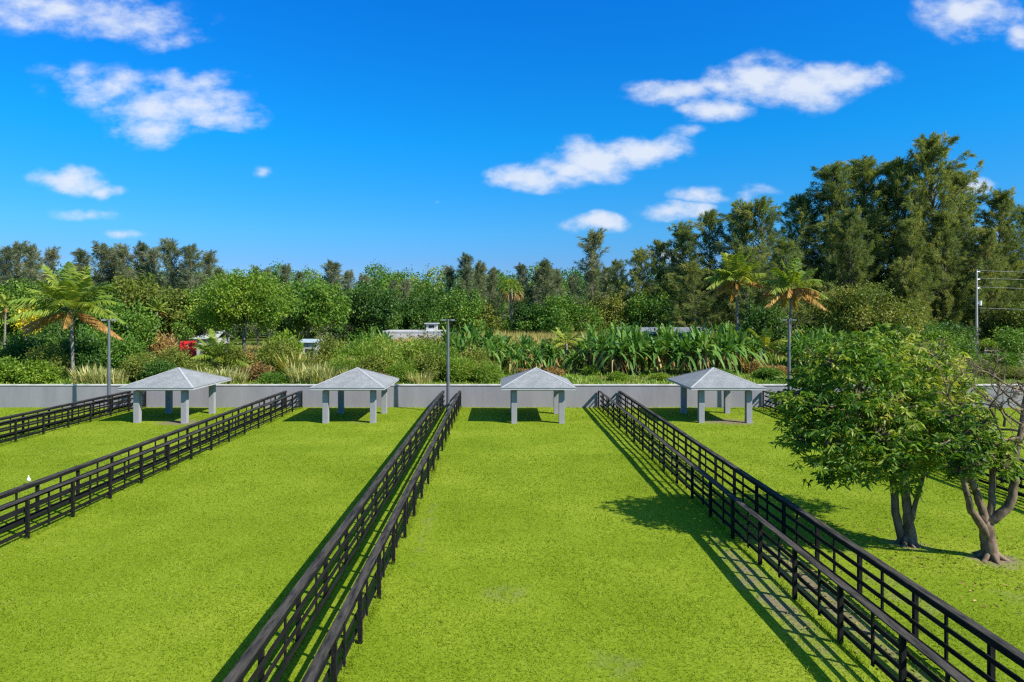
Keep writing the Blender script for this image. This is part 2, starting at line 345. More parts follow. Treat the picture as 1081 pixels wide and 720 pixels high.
ORD = ['first', 'second', 'third', 'fourth', 'fifth', 'sixth', 'seventh', 'eighth', 'ninth', 'tenth', 'eleventh', 'twelfth', 'thirteenth', 'fourteenth', 'fifteenth', 'sixteenth']
PLACES = [(-99, 60, 'at the far left edge'), (60, 119, 'beside the left lamp post'), (119, 240, 'above the leftmost pavilion roof'), (240, 324, 'between leftmost and second pavilions'),
          (324, 420, 'above the second pavilion roof'), (420, 473, 'just left of the middle lamp post'), (473, 527, 'just right of the middle lamp post'),
          (527, 609, 'above the third pavilion roof'), (609, 708, 'between third and fourth pavilions'), (708, 812, 'above the fourth pavilion roof'),
          (812, 940, 'above the bigger lawn tree'), (940, 1025, 'just left of the utility pole'), (1025, 1400, 'right of the utility pole')]
def auto_labels(items, look):
    """items: list of (px, object); gives each a place between landmarks and, when needed, an order there"""
    by = {}
    for px, o in sorted(items, key=lambda t: t[0]):
        w = next(p[2] for p in PLACES if p[0] <= px < p[1]); by.setdefault(w, []).append(o)
    for w, os_ in by.items():
        for i, o in enumerate(os_):
            if len(os_) == 1: o['label'] = f'{look} {w}'
            elif i == len(os_) - 1: o['label'] = f'{look} {w}, rightmost there'
            else: o['label'] = f'{look} {w}, {ORD[i]} from left'

# ------------------------------------------------------------------ ground
def grid_mesh(name, xs, ys, zf, mat):
    Xg, Yg = np.meshgrid(xs, ys); Zg = zf(Xg, Yg)
    V = np.stack([Xg, Yg, Zg], -1).reshape(-1, 3); nx, ny = len(xs), len(ys)
    i = np.arange(nx * ny).reshape(ny, nx)
    Fq = np.stack([i[:-1, :-1], i[:-1, 1:], i[1:, 1:], i[1:, :-1]], -1).reshape(-1, 4)
    return np_mesh(name, V, Fq, mat, smooth=True)
def lawn_z(x, y): return 0.025 * np.sin(x * 0.31 + 0.4) * np.sin(y * 0.23) + 0.012 * np.sin(x * 1.1 + y * 0.9)
xs = np.concatenate([[-2500, -900, -300, -120], np.arange(-70, 71, 1.0), [120, 300, 900, 2500]])
ys = np.concatenate([[-900, -300, -90, -30], np.arange(0, 54.01, 1.0), [54.12]])
tag(obj('lawn', grid_mesh('lawn', xs, ys, lawn_z, 'lawn')), 'bright mown green lawn between the black fences', None, None, 'structure')
def back_z(x, y): return np.where(y < 54.13, -0.05, GZ + 0.12 * np.sin(x * .11) * np.sin(y * .09) * (y > 58))
xs2 = np.concatenate([[-3000, -900, -300], np.arange(-160, 161, 8.0), [300, 900, 3000]])
ys2 = np.concatenate([[54.12, 54.20, 56, 59], np.arange(62, 240, 7.0), [300, 500, 1000, 2000, 4000]])
tag(obj('ground', grid_mesh('ground', xs2, ys2, back_z, 'scrub')), 'scrubby ground behind the grey wall', None, None, 'structure')
tag(obj('path', bm_mesh('path', lambda bm: [box(bm, 57, 120, 84, 92, GZ - 0.3, GZ + 0.15), box(bm, 62, 120, 95.5, 97.5, GZ - 0.3, GZ + 0.16)], 'sand')), 'pale sandy track behind the wall', None, None, 'structure')

# lawn blades
def blades_mesh():
    S_V, S_F, S_v = [], [], []
    def patch(n, x0, x1, y0, y1, power, h0, h1, w):
        u = rng.random(n) ; y = y0 + (y1 - y0) * u ** power
        x = x0 + (x1 - x0) * rng.random(n)
        keep = np.abs(x) < 0.95 * y + 3.0
        x, y = x[keep], y[keep]
        worn = np.zeros(len(x))
        for (wx, wy, rx, ry, s) in WORN:
            e = np.hypot((x - wx) / rx, (y - wy) / ry); worn = np.maximum(worn, s * np.clip((1.3 - e) / 1.1, 0, 1))
        keep = rng.random(len(x)) > worn * 1.05
        x, y = x[keep], y[keep]; n = len(x)
        patchy = np.sin(x * .7 + np.sin(y * .45) * 2) * np.sin(y * .52 + x * .21) * .5 + np.sin(x * 2.3 + y * 1.7) * np.sin(y * 2.9 - x * 1.1) * .35
        def vnoise(sc_):
            g_ = np.random.default_rng(int(sc_ * 1000)); T = g_.random((512, 512)); qx, qy = x / sc_, y / sc_
            ix, iy = np.floor(qx).astype(int), np.floor(qy).astype(int); fx, fy = qx - ix, qy - iy; fx = fx * fx * (3 - 2 * fx); fy = fy * fy * (3 - 2 * fy)
            t = lambda a, b: T[a % 512, b % 512]
            return (t(ix, iy) * (1 - fx) + t(ix + 1, iy) * fx) * (1 - fy) + (t(ix, iy + 1) * (1 - fx) + t(ix + 1, iy + 1) * fx) * fy - .5
        clump = vnoise(.11) * 1.0 + vnoise(.27) * .8 + vnoise(.9) * .5
        broad = vnoise(3.1) * .55 + vnoise(7.0) * .5
        patchy = .45 * patchy + .8 * clump + .75 * broad
        h = (h0 + (h1 - h0) * rng.random(n)) * np.clip(1 + 0.7 * clump + .2 * broad, .3, 2)
        a = rng.random(n) * 6.283; lean = rng.normal(size=(n, 2)) * h[:, None] * 0.75
        ww = w * (0.6 + 0.8 * rng.random(n)) * np.maximum(1.0, y / 24.0)
        b = np.stack([x, y, lawn_z(x, y) - 0.005], 1)
        o = np.stack([np.cos(a) * ww / 2, np.sin(a) * ww / 2, np.zeros(n)], 1)
        t = b + np.stack([lean[:, 0], lean[:, 1], h], 1)
        return np.stack([b + o, b - o, t], 1), np.clip(0.47 + 0.34 * patchy + rng.normal(size=n) * 0.15, 0, 1)
    for args in ((460000, -30, 32, 10.5, 36, 2.3, 0.026, 0.082, 0.020), (270000, -40, 40, 15, 54, 1.0, 0.024, 0.060, 0.028)):
        T, v = patch(*args); S_V.append(T.reshape(-1, 3)); S_v.append(v)
    for fx in (-29.35, -28.1, -17.05, -15.75, -4.6, -3.2, 7.7, 9.4, 20.7, 21.95):     # longer grass the mower misses under the fences
        n = 5200; y = 8.3 + 45.6 * rng.random(n); x = fx + rng.normal(size=n) * .07
        k = (np.abs(x) < .95 * y + 3) & (np.sin(y * 2.1 + fx) + np.sin(y * .83) + rng.normal(size=n) * .7 > -.1); x, y = x[k], y[k]; n = len(x)
        h = .05 + .13 * rng.random(n) ** 1.6; a = rng.random(n) * 6.283; ww = .016 * np.maximum(1, y / 26); b = np.stack([x, y, lawn_z(x, y) - .005], 1)
        o = np.stack([np.cos(a) * ww / 2, np.sin(a) * ww / 2, np.zeros(n)], 1); ln = rng.normal(size=(n, 2)) * h[:, None] * .4
        S_V.append(np.stack([b + o, b - o, b + np.stack([ln[:, 0], ln[:, 1], h], 1)], 1).reshape(-1, 3)); S_v.append(np.clip(.4 + rng.normal(size=n) * .2, 0, 1))
    V = np.concatenate(S_V); n = len(V) // 3
    return np_mesh('grass', V, np.arange(3 * n).reshape(n, 3), 'grass', np.concatenate(S_v))
tag(obj('grass', blades_mesh()), 'short bright green grass blades of the lawn', 'grass', None, 'stuff')

# scattered dry leaves by the right-hand fence and under the lawn trees
def litter_mesh():
    S = Soup(); n = 230
    c = np.concatenate([np.stack([8.6 + rng.normal(size=n) * .55, 19 + rng.normal(size=n) * 4.5, np.zeros(n)], 1),
                        np.stack([13.4 + rng.normal(size=n) * 1.9, 20.6 + rng.normal(size=n) * 2.0, np.zeros(n)], 1)])
    c[:, 2] = 0.045 + rng.random(len(c)) * .03
    d = rng.normal(size=(len(c), 3)); d[:, 2] *= 0.15
    leaves(S, c, d, 0.10 + rng.random(len(c)) * .07, 0.045, rng.random(len(c)), 0.1)
    return S.mesh('fallen_leaves', 'litter')
tag(obj('fallen_leaves', litter_mesh()), 'brown fallen leaves scattered over the lawn beside the trees', 'leaves', None, 'stuff')

# ------------------------------------------------------------------ boundary wall
bw = tag(empty('boundary_wall', (0, WALL_Y, 0)), 'long low grey wall with pale coping behind the pavilions', 'wall')
def wall_build(bm):
    box(bm, -100, 100, 0.0, 0.24, -0.3, 1.72)
obj('wall', bm_mesh('wall', wall_build, 'wall'), bw)
def coping_build(bm):
    x = -100.0
    while x < 100:
        w = 4.0; box(bm, x + .006, x + w - .006, -0.05, 0.32, 1.72, 1.80 + rng.random() * 0.012); x += w
obj('coping', bm_mesh('coping', coping_build, 'coping'), bw)

# ------------------------------------------------------------------ fences
BAY, NB = 2.4, 19; FL = BAY * NB
post_me = bm_mesh('post', lambda bm: box(bm, -.05, .05, -.05, .05, -0.2, 1.305), 'fence', 0.006)
batten_me = bm_mesh('batten', lambda bm: box(bm, .06, .10, -.04, .04, 0.1, 1.29), 'fence')
def board(z0, z1, x0, x1, mat, name, wob=0.0):
    def b(bm):
        y = -FL / 2
        while y < FL / 2 - .01:
            L = min(2 * BAY, FL / 2 - y); a = rng.normal() * wob; c = rng.normal() * wob
            box(bm, x0 + a, x1 + a, y + .004, y + L - .004, z0 + c, z1 + c); y += 2 * BAY
    return bm_mesh(name, b, mat, 0.004)
rail_mes = [board(z - .054, z + .054, .103, .138, 'fence', 'rail', .006) for z in (.20, .56, .92)]
top_me = board(1.19, 1.303, .103, .138, 'fence', 'rail', .002)
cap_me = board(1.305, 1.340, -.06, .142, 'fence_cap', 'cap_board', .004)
def make_fence():
    t = empty('paddock_fence')
    for k in range(NB + 1): obj('post', post_me, t, (0, -FL / 2 + k * BAY, 0))
    for k in range(NB): obj('batten', batten_me, t, (0, -FL / 2 + (k + .5) * BAY, 0))
    for me in rail_mes + [top_me]: obj('rail', me, t)
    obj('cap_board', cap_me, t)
    return t
FENCES = [(-29.35, 'black rail fence beyond the leftmost pavilion, farther fence of that pair', 0), (-28.1, 'black rail fence beyond the leftmost pavilion, nearer fence of that pair', 1),
          (-17.05, 'black rail fence between leftmost and second pavilions, farther fence of that pair', 0), (-15.75, 'black rail fence between leftmost and second pavilions, nearer fence of that pair', 1),
          (-4.6, 'black rail fence left of the middle lamp post, left side of the narrow lane', 0), (-3.2, 'black rail fence right of the middle lamp post, right side of narrow lane', 1),
          (7.7, 'black rail fence right of third pavilion, left one of the pair, casting striped shadow', 0), (9.4, 'black rail fence right of third pavilion, right one of the pair', 1),
          (20.7, 'black rail fence behind the lawn trees, left one of that pair', 0), (21.95, 'black rail fence behind the lawn trees, right one of that pair', 1)]
fence0 = make_fence()
for i, (x, lab, flip) in enumerate(FENCES):
    f = fence0 if i == 0 else copy_tree(fence0)
    f.location = (x, 53.88 - FL / 2, 0); f.rotation_euler = (0, 0, math.pi if flip else 0)
    tag(f, lab, 'fence', 'black rail fences between the paddocks')

# ------------------------------------------------------------------ pavilions
HW, Y0, Y1, EZ, AZ = 2.5, 45.6, 52.1, 2.37, 3.56
CY = 48.6
def pav_roof(bm):
    y0, y1, t = Y0 - CY, Y1 - CY, 0.03
    e = EZ + 0.10
    c = [bm.verts.new(p) for p in ((-HW - t, y0 - t, e), (HW + t, y0 - t, e), (HW + t, y1 + t, e), (-HW - t, y1 + t, e))]
    lo = [bm.verts.new((v.co.x, v.co.y, e - 0.025)) for v in c]
    a = bm.verts.new((0, (y0 + y1) / 2, AZ))
    for i in range(4): bm.faces.new((c[i], c[(i + 1) % 4], a)); bm.faces.new((c[i], lo[i], lo[(i + 1) % 4], c[(i + 1) % 4]))
    bm.faces.new(lo[::-1])
def pav_ridge(bm):
    y0, y1 = Y0 - CY, Y1 - CY; a = Vector((0, (y0 + y1) / 2, AZ + .018))
    for cx, cy in ((-HW, y0), (HW, y0), (HW, y1), (-HW, y1)):
        e = Vector((cx, cy, EZ + .118)); d = (a - e).normalized(); s = d.cross(Vector((0, 0, 1))).normalized() * .075; u = Vector((0, 0, .012))
        v = [bm.verts.new(p) for p in (e - s - u, e + u * .6, e + s - u, a + s - u, a + u * .6, a - s - u)]
        bm.faces.new((v[0], v[1], v[4], v[5])); bm.faces.new((v[1], v[2], v[3], v[4]))
def pav_fascia(bm):
    y0, y1 = Y0 - CY, Y1 - CY
    box(bm, -HW, HW, y0, y0 + .05, EZ - .05, EZ + .072); box(bm, -HW, HW, y1 - .05, y1, EZ - .05, EZ + .072)
    box(bm, -HW, -HW + .05, y0 + .05, y1 - .05, EZ - .05, EZ + .072); box(bm, HW - .05, HW, y0 + .05, y1 - .05, EZ - .05, EZ + .072)
def pav_beam(bm):
    for x in (-1.61, 1.61): box(bm, x - .12, x + .12, -2.2 - .0, 2.2, EZ - .17, EZ + .02)
    for y in (-2.2, 2.2): box(bm, -1.48, 1.48, y - .12, y + .12, EZ - .171, EZ + .019)
def make_pavilion():
    t = empty('pavilion')
    r = obj('roof', bm_mesh('roof', pav_roof, 'shingle'), t)
    obj('ridge_cap', bm_mesh('ridge_cap', pav_ridge, 'trim'), r)
    obj('fascia', bm_mesh('fascia', pav_fascia, 'trim'), t)
    obj('soffit', bm_mesh('soffit', lambda bm: box(bm, -HW + .052, HW - .052, Y0 - CY + .052, Y1 - CY - .052, EZ + .025, EZ + .05), 'soffit'), t)
    obj('beam_frame', bm_mesh('beam_frame', pav_beam, 'post'), t)
    pm = bm_mesh('column', lambda bm: box(bm, -.19, .19, -.19, .19, -.15, EZ - .172), 'post', 0.012)
    for x in (-1.61, 1.61):
        for y in (-2.25, 2.15): obj('column', pm, t, (x, y, 0))
    return t
pv = make_pavilion()
for i, (x, lab) in enumerate(zip(PAV_X, ('grey hip roofed pavilion on four columns, leftmost of the row', 'grey hip roofed pavilion left of the middle lamp post, second from left',
        'grey hip roofed pavilion right of the middle lamp post, third from left', 'grey hip roofed pavilion beside the bigger lawn tree, rightmost of the row'))):
    p = pv if i == 0 else copy_tree(pv)
    p.location = (x, CY, 0); tag(p, lab, 'pavilion', 'grey pavilions along the wall')

# ------------------------------------------------------------------ lamp posts
def make_lamp():
    t = empty('lamp_post')
    obj('pole', bm_mesh('pole', lambda bm: (cyl(bm, (0, 0, 3.4), .14, .085, 7.2, n=12)), 'pole', smooth=False), t)
    obj('base_plate', bm_mesh('base_plate', lambda bm: (box(bm, -.22, .22, -.22, .22, -.05, .06), cyl(bm, (0, 0, .16), .17, .15, .2, n=12)), 'pole'), t)
    for s in (-1, 1):
        a = obj('arm', bm_mesh('arm', lambda bm: cyl(bm, (s * .14, 0, 6.93), .03, .03, .22, 'x', 8), 'pole'), t)
        h = obj('lamp_head', bm_mesh('lamp_head', lambda bm: box(bm, min(s * .2, s * .5), max(s * .2, s * .5), -.14, .14, 6.88, 7.0), 'lamp', .02), t)
        obj('lens', bm_mesh('lens', lambda bm: box(bm, min(s * .24, s * .46), max(s * .24, s * .46), -.1, .1, 6.868, 6.879), 'lens'), h)
    return t
lp = make_lamp()
for i, (px, lab) in enumerate(((115, 'dark lamp post beside the leftmost pavilion'), (473, 'dark lamp post at the end of the narrow fenced lane'), (833, 'dark lamp post right of the rightmost pavilion'))):
    o = lp if i == 0 else copy_tree(lp)
    o.location = (X_at(px, 51.2), 51.2, 0); o.rotation_euler = (0, 0, (0.3, 0.0, -0.25)[i]); tag(o, lab, 'lamp post', 'lamp posts in front of the wall')

# ------------------------------------------------------------------ foliage builders
def crown(S, lobes, clumps_per_m2, per, L, Wd, spread, droop=0.3, shell=0.62, tip=0.0, var0=0.45, vs=0.14, lumps=0.28):
    pts = []; out = []; lv = []
    for (c, r) in lobes:
        c = np.asarray(c, float); r = np.asarray(r, float) * np.ones(3)
        n = max(6, int(clumps_per_m2 * 4 * math.pi * np.mean(r) ** 2))
        d = unit(rng.normal(size=(n, 3)))
        ph = rng.random(3) * 6; bump = 1 + lumps * (np.sin(d[:, 0] * 5 + ph[0]) * np.sin(d[:, 1] * 5 + ph[1]) + np.sin(d[:, 2] * 6 + ph[2]) * .6)
        rr = (shell + (1 - shell) * rng.random(n) ** 0.7) * bump
        pts.append(c + d * r * rr[:, None]); out.append(d); lv.append(np.full(n, rng.normal() * .15))
    pts = np.concatenate(pts); out = np.concatenate(out)
    n = len(pts); cv = var0 + rng.normal(size=n) * vs + np.concatenate(lv)
    C = np.repeat(pts, per, 0) + rng.normal(size=(n * per, 3)) * spread
    D = np.repeat(out, per, 0) * 0.55 + rng.normal(size=(n * per, 3)) * 0.65; D[:, 2] -= droop
    leaves(S, C, D, L * (0.7 + 0.6 * rng.random(n * per)), Wd * (0.7 + 0.6 * rng.random(n * per)), np.repeat(cv, per) + rng.normal(size=n * per) * 0.1, 0.22, 0.1)
    return pts

def lobes_for(w, h, z0, n, flat=0.8, seed=0):
    """irregular lobes that fill an upright crown w wide, from z0 up to h"""
    g = np.random.default_rng(seed); out = []; n = int(n * 1.9); lean = g.normal(size=2) * w * .07
    for i in range(n):
        t = (i + .5) / n; z = z0 + (h - z0) * (0.12 + 0.78 * t)
        half = w / 2 * math.sqrt(max(0.10, 1 - (2 * (0.15 + .72 * t) - .85) ** 2)) * (.75 + .5 * g.random())
        a = i * 2.399 + g.normal() * .5; rad = half * (0.45 + .45 * g.random())
        r = half * (0.28 + .24 * g.random())
        r = min(r, max(.5, (h - z) * 1.1), max((z - z0) * 1.3, .35 * r))
        out.append(((math.cos(a) * rad + lean[0] * t, math.sin(a) * rad + lean[1] * t, z), (r, r, r * flat)))
    out.append(((0, 0, z0 + (h - z0) * .5), (w * .3, w * .3, (h - z0) * .36)))
    return out

def limb_paths(base, lobes, r0, fork):
    base = np.asarray(base, float); top = base + np.array([0, 0, fork]); paths = [(smooth_path([base, base * .5 + top * .5 + rng.normal(size=3) * .08, top], 6), np.linspace(r0, r0 * .75, 6))]
    for (c, r) in lobes:
        c = np.asarray(c, float); mid = (top + c) / 2 + rng.normal(size=3) * .2 * np.linalg.norm(c - top) * .4; mid[2] -= .1
        paths.append((smooth_path([top - [0, 0, .05], mid, c], 7), np.linspace(r0 * .5, r0 * .12, 7)))
    return paths

def make_tree(name, w, h, z0, nl, mat, leaf=(.32, .2), dens=2.4, per=9, spread=.28, seed=1, trunk_r=None, flat=.8, bark='bark_far', droop=.25, shell=.6):
    t = empty(name); lb = lobes_for(w, h, z0, nl, flat, seed); S = Soup()
    crown(S, lb, dens, per, leaf[0], leaf[1], spread, droop, shell)
    obj('crown', S.mesh('crown', mat), t)
    obj('trunk', tubes('trunk', limb_paths((0, 0, -.2), lb, trunk_r or h * .022, z0 + (h - z0) * .12 + .2), bark), t)
    return t

def make_pine(h, rad, mat, seed, nb=74, low=.12, strand=(1.1, .11), per=30, elev=(.5, 1.1), lean=0.0, sparse=1.0):
    """feathery casuarina: ascending limbs that carry plumes of fine strands"""
    g = np.random.default_rng(seed); t = empty('casuarina_tree'); S = Soup(); paths = []
    ax = smooth_path([(0, 0, -.2), (lean * h * .3 + g.normal() * .3, g.normal() * .3, h * .45), (lean * h + g.normal() * .4, g.normal() * .4, h)], 12)
    paths.append((ax, np.linspace(h * .018 + .05, .03, 12)))
    for i in range(nb):
        u = low + (1 - low) * ((i + .5) / nb) ** .9; k = u * 11; j = min(int(k), 10); p0 = ax[j] + (ax[j + 1] - ax[j]) * (k - j)
        prof = min(1.0, (1.0 - u) ** .62 * 1.2 + .03) * (0.6 + .4 * min(1, (u - low) / .25 + .4))
        Lb = max(.5, rad * prof * (0.40 + .90 * g.random())); a = i * 2.399 + g.normal() * .35
        el = elev[0] + (elev[1] - elev[0]) * u + g.normal() * .14
        d = np.array([math.cos(a) * math.cos(el), math.sin(a) * math.cos(el), math.sin(el)])
        p2 = p0 + d * Lb * 1.15; p1 = p0 + d * Lb * .55 - np.array([0, 0, .06 * Lb])
        br = smooth_path([p0, p1, p2], 7); paths.append((br, np.linspace(.012 * h * (1 - u * .7) * .6 + .02, .015, 7)))
        cv = .50 + g.normal() * .17
        nsub = max(3, int(Lb * 1.15 * sparse))
        for q in range(nsub):                                        # side shoots, each a plume that points up and out
            f = .30 + .70 * (q + g.random()) / nsub; k2 = f * 6; j2 = min(int(k2), 5)
            c0 = br[j2] + (br[j2 + 1] - br[j2]) * (k2 - j2)
            sd = unit(d * .7 + g.normal(size=3) * np.array([.62, .62, .35]) + np.array([0, 0, .28])); sl_ = (1.5 + 1.8 * g.random()) * (1.05 - .3 * u) * (h / 30) ** .35
            n = int(per * (0.7 + .7 * g.random())); w_ = g.random(n) ** .8
            C = c0 + sd * (w_ * sl_)[:, None] + g.normal(size=(n, 3)) * (.30 * (1.1 - w_))[:, None]; C[:, 2] -= .16 * w_ ** 2 * sl_
            D = sd * 1.0 + g.normal(size=(n, 3)) * .38; D[:, 2] -= .10
            leaves(S, C, D, strand[0] * (.5 + .6 * g.random(n)), strand[1] * (.7 + .6 * g.random(n)), cv + g.normal(size=n) * .12 + .10 * (w_ - .5), .1, .2)
    obj('crown', S.mesh('crown', mat), t)
    obj('trunk', tubes('trunk', paths, 'bark_far', 6), t)
    return t

def frond_soup(S, base, az, elev, L, droop, var, nl=46, lw=.07, ll=.95, hang=.35):
    """one feather palm frond: rachis with two rows of leaflets"""
    d = np.array([math.cos(az) * math.cos(elev), math.sin(az) * math.cos(elev), math.sin(elev)])
    t = np.linspace(0, 1, nl); pts = base + d * (L * t)[:, None]; pts[:, 2] -= droop * L * t ** 2.1
    tan = unit(np.gradient(pts, axis=0)); side = unit(np.cross(tan, [0, 0, 1.0])); up = np.cross(side, tan)
    w = .05 * L / 5 * (1.1 - t)[:, None] + .01
    V = np.stack([pts + side * w, pts - side * w], 1).reshape(-1, 3); i = np.arange(nl * 2).reshape(nl, 2)
    S.add(V, np.stack([i[:-1, 0], i[1:, 0], i[1:, 1], i[:-1, 1]], -1), min(1, var + .15))
    k = t > .14; m = k.sum(); prof = (np.sin(np.clip(t[k] * .93 + .1, 0, 1) * math.pi) ** .55 * .9 + .1)
    for s in (-1, 1):
        D = side[k] * s * .8 + tan[k] * .62 + up[k] * (.25 - hang) + rng.normal(size=(m, 3)) * .1; D[:, 2] -= hang * .6
        straps(S, pts[k], D, ll * L / 5 * prof * (.85 + .3 * rng.random(m)), lw, .28, var + rng.normal(size=m) * .12, 2, tan[k] + up[k] * .35 + rng.normal(size=(m, 3)) * .2)

def make_coconut(name, h, L, n_green, n_dead, seed, lean=(.3, 0), dead_az=None, old='palm_dead', ll=1.0, trunk_r=.17, lw=.085):
    t = empty(name); top = np.array([lean[0], lean[1], h])
    path = smooth_path([(0, 0, -.2), (lean[0] * .2, lean[1] * .2, h * .4), top], 14)
    obj('trunk', tubes('trunk', [(path, np.concatenate([[trunk_r * 1.7, trunk_r * 1.25], np.linspace(trunk_r, trunk_r * .8, 12)]))], 'palm_bark', 9), t)
    S = Soup(); g = np.random.default_rng(seed)
    for i in range(n_green):
        u = (i + .5) / n_green; az = i * 2.399 + g.normal() * .2; el = 1.36 - 1.10 * u ** .85 + g.normal() * .1
        frond_soup(S, top + [0, 0, .1], az, el, L * (.85 + .25 * g.random()), .14 + .38 * u, .40 + .35 * g.random(), ll=ll, lw=lw, hang=.1 + .3 * u)
    obj('fronds', S.mesh('fronds', 'palm'), t)
    S = Soup()
    for i in range(n_dead):
        az = (dead_az[i] if dead_az else g.random() * 6.28); el = .22 - .5 * g.random()
        frond_soup(S, top - [0, 0, .1], az, el, L * (.72 + .2 * g.random()), .22 + .3 * g.random(), .3 + .5 * g.random(), ll=ll * .8, lw=lw, hang=.6)
    if n_dead:
        o = obj('dead_fronds', S.mesh('dead_fronds', old), t); o['label'] = 'dried orange brown fronds hanging below the green ones'
    return t

def make_banana(h, seed, dead=True, nst=3, rad=.55):
    g = np.random.default_rng(seed); t = empty('banana_plant'); S = Soup(); Dd = Soup(); paths = []
    for k in range(nst):
        a = g.random() * 6.28; r = rad * g.random() if nst > 1 else 0; bx, by = math.cos(a) * r, math.sin(a) * r; hh = h * (.36 + .18 * g.random())
        lx, ly = g.normal(size=2) * .18
        top = np.array([bx + lx, by + ly, hh]); paths.append((smooth_path([(bx, by, -.1), (bx + lx * .4, by + ly * .4, hh * .5), top], 6), np.linspace(.14, .07, 6)))
        nlv = g.integers(10, 14)
        for i in range(nlv):
            u = (i + .5) / nlv; az = i * 2.399 + g.normal() * .3 + k; el = 1.42 - 1.02 * u + g.normal() * .16; L = h * (.50 + .20 * g.random()); W = .32 + .16 * g.random()
            d = np.array([math.cos(az) * math.cos(el), math.sin(az) * math.cos(el), math.sin(el)]); n = 9
            tt = np.linspace(0, 1, n); pts = top + d * (L * tt)[:, None]; pts[:, 2] -= (.22 + .85 * u) * L * tt ** 2.2
            tan = unit(np.gradient(pts, axis=0)); side = unit(np.cross(tan, [0, 0, 1.0]) + 1e-4); up = np.cross(side, tan)
            prof = W / 2 * np.where(tt < .14, .07, np.sin(np.clip((tt - .1) / .9, 0, 1) ** .8 * math.pi * .93 + .16) ** .6)
            prof = np.nan_to_num(prof); fold = .30 - .5 * g.random() * u
            var = .50 + g.normal() * .2
            for s in (-1, 1):
                e = pts + side * (s * prof)[:, None] + up * (prof * fold)[:, None]
                e2 = e.copy(); e2[1:-1] += tan[1:-1] * .05 * g.normal(size=(n - 2, 1))
                V = np.stack([pts, e2], 1).reshape(-1, 3); ii = np.arange(2 * n).reshape(n, 2)
                Fq = np.stack([ii[:-1, 0], ii[1:, 0], ii[1:, 1], ii[:-1, 1]], -1)
                if g.random() < .6: Fq = np.delete(Fq, g.integers(3, n - 2), 0)
                S.add(V, Fq, var + g.normal(size=len(Fq)) * .05)
        if dead:
            m = 6; az = g.random(m) * 6.28; D = np.stack([np.cos(az) * .5, np.sin(az) * .5, -.4 - g.random(m)], 1)
            straps(Dd, np.tile(top - [0, 0, .15], (m, 1)), D, 1.0 + .9 * g.random(m), .16 + .14 * g.random(m), .25, g.random(m), 4)
    obj('leaves', S.mesh('leaves', 'banana'), t)
    obj('stem', tubes('stem', paths, 'banana_stem', 8), t)
    if dead: obj('dead_leaves', Dd.mesh('dead_leaves', 'dry'), t)
    return t

def bush_mesh(w, h, mat, leaf, dens, per, spread, seed, flat=1.0, nl=6, droop=.1, fine=False):
    g = np.random.default_rng(seed); S = Soup(); lb = []
    for i in range(nl):
        a = g.random() * 6.28; r = w * .5 * (.15 + .5 * g.random()); rr = w * .5 * (.38 + .22 * g.random()); hz = min(h * .5, rr) * (.8 + .3 * g.random())
        lb.append(((math.cos(a) * r, math.sin(a) * r, hz * .8 + (h - 2 * hz * .9) * g.random() * max(0, 1 - r / (w * .5))), (rr, rr, hz)))
    lb.append(((0, 0, h * .5), (w * .36, w * .36, h * .46)))
    crown(S, lb, dens, per, leaf[0], leaf[1], spread, droop, .5, lumps=.25)
    n = int(w * 14)                                                # wild shoots that break the outline
    a = g.random(n) * 6.28; r = w * .42 * np.sqrt(g.random(n)); c = np.stack([np.cos(a) * r, np.sin(a) * r, h * (.55 + .3 * g.random(n))], 1)
    straps(S, c, np.stack([np.cos(a) * .4, np.sin(a) * .4, np.ones(n)], 1) + g.normal(size=(n, 3)) * .25, h * .22 + .3 * g.random(n), leaf[1] * .5, .2, .5 + g.normal(size=n) * .2, 3)
    return S.mesh('shrub', mat)

def reed_mesh(h, w, n, mat, seed, lw=.075, droop=.5, spread=.5):
    g = np.random.default_rng(seed); S = Soup(); a = g.random(n) * 6.28; r = w * .5 * np.sqrt(g.random(n))
    b = np.stack([np.cos(a) * r, np.sin(a) * r, np.zeros(n)], 1); a2 = a + g.normal(size=n) * .8; s = spread * (.2 + g.random(n))
    D = np.stack([np.cos(a2) * s, np.sin(a2) * s, np.ones(n)], 1)
    straps(S, b, D, h * (.6 + .55 * g.random(n)), lw * (.7 + .6 * g.random(n)), droop * (.3 + g.random(n)) * .7, .5 + g.normal(size=n) * .25, 4)
    return S.mesh('grass_clump', mat)

def twig_paths(p0, d0, L, r, depth, g, out, wild=.55, up=.15):
    n = 5; pts = [np.asarray(p0, float)]; d = unit(np.asarray(d0, float))
    for i in range(n): d = unit(d + g.normal(size=3) * .2 + np.array([0, 0, up * .2])); pts.append(pts[-1] + d * L / n)
    out.append((np.array(pts), np.linspace(r, r * .45, n + 1)))
    if depth:
        for k in range(g.integers(2, 5)):
            i = g.integers(2, n + 1); dd = unit(d + g.normal(size=3) * wild + np.array([0, 0, up])); twig_paths(pts[i], dd, L * (.5 + .3 * g.random()), r * .55, depth - 1, g, out, wild, up)

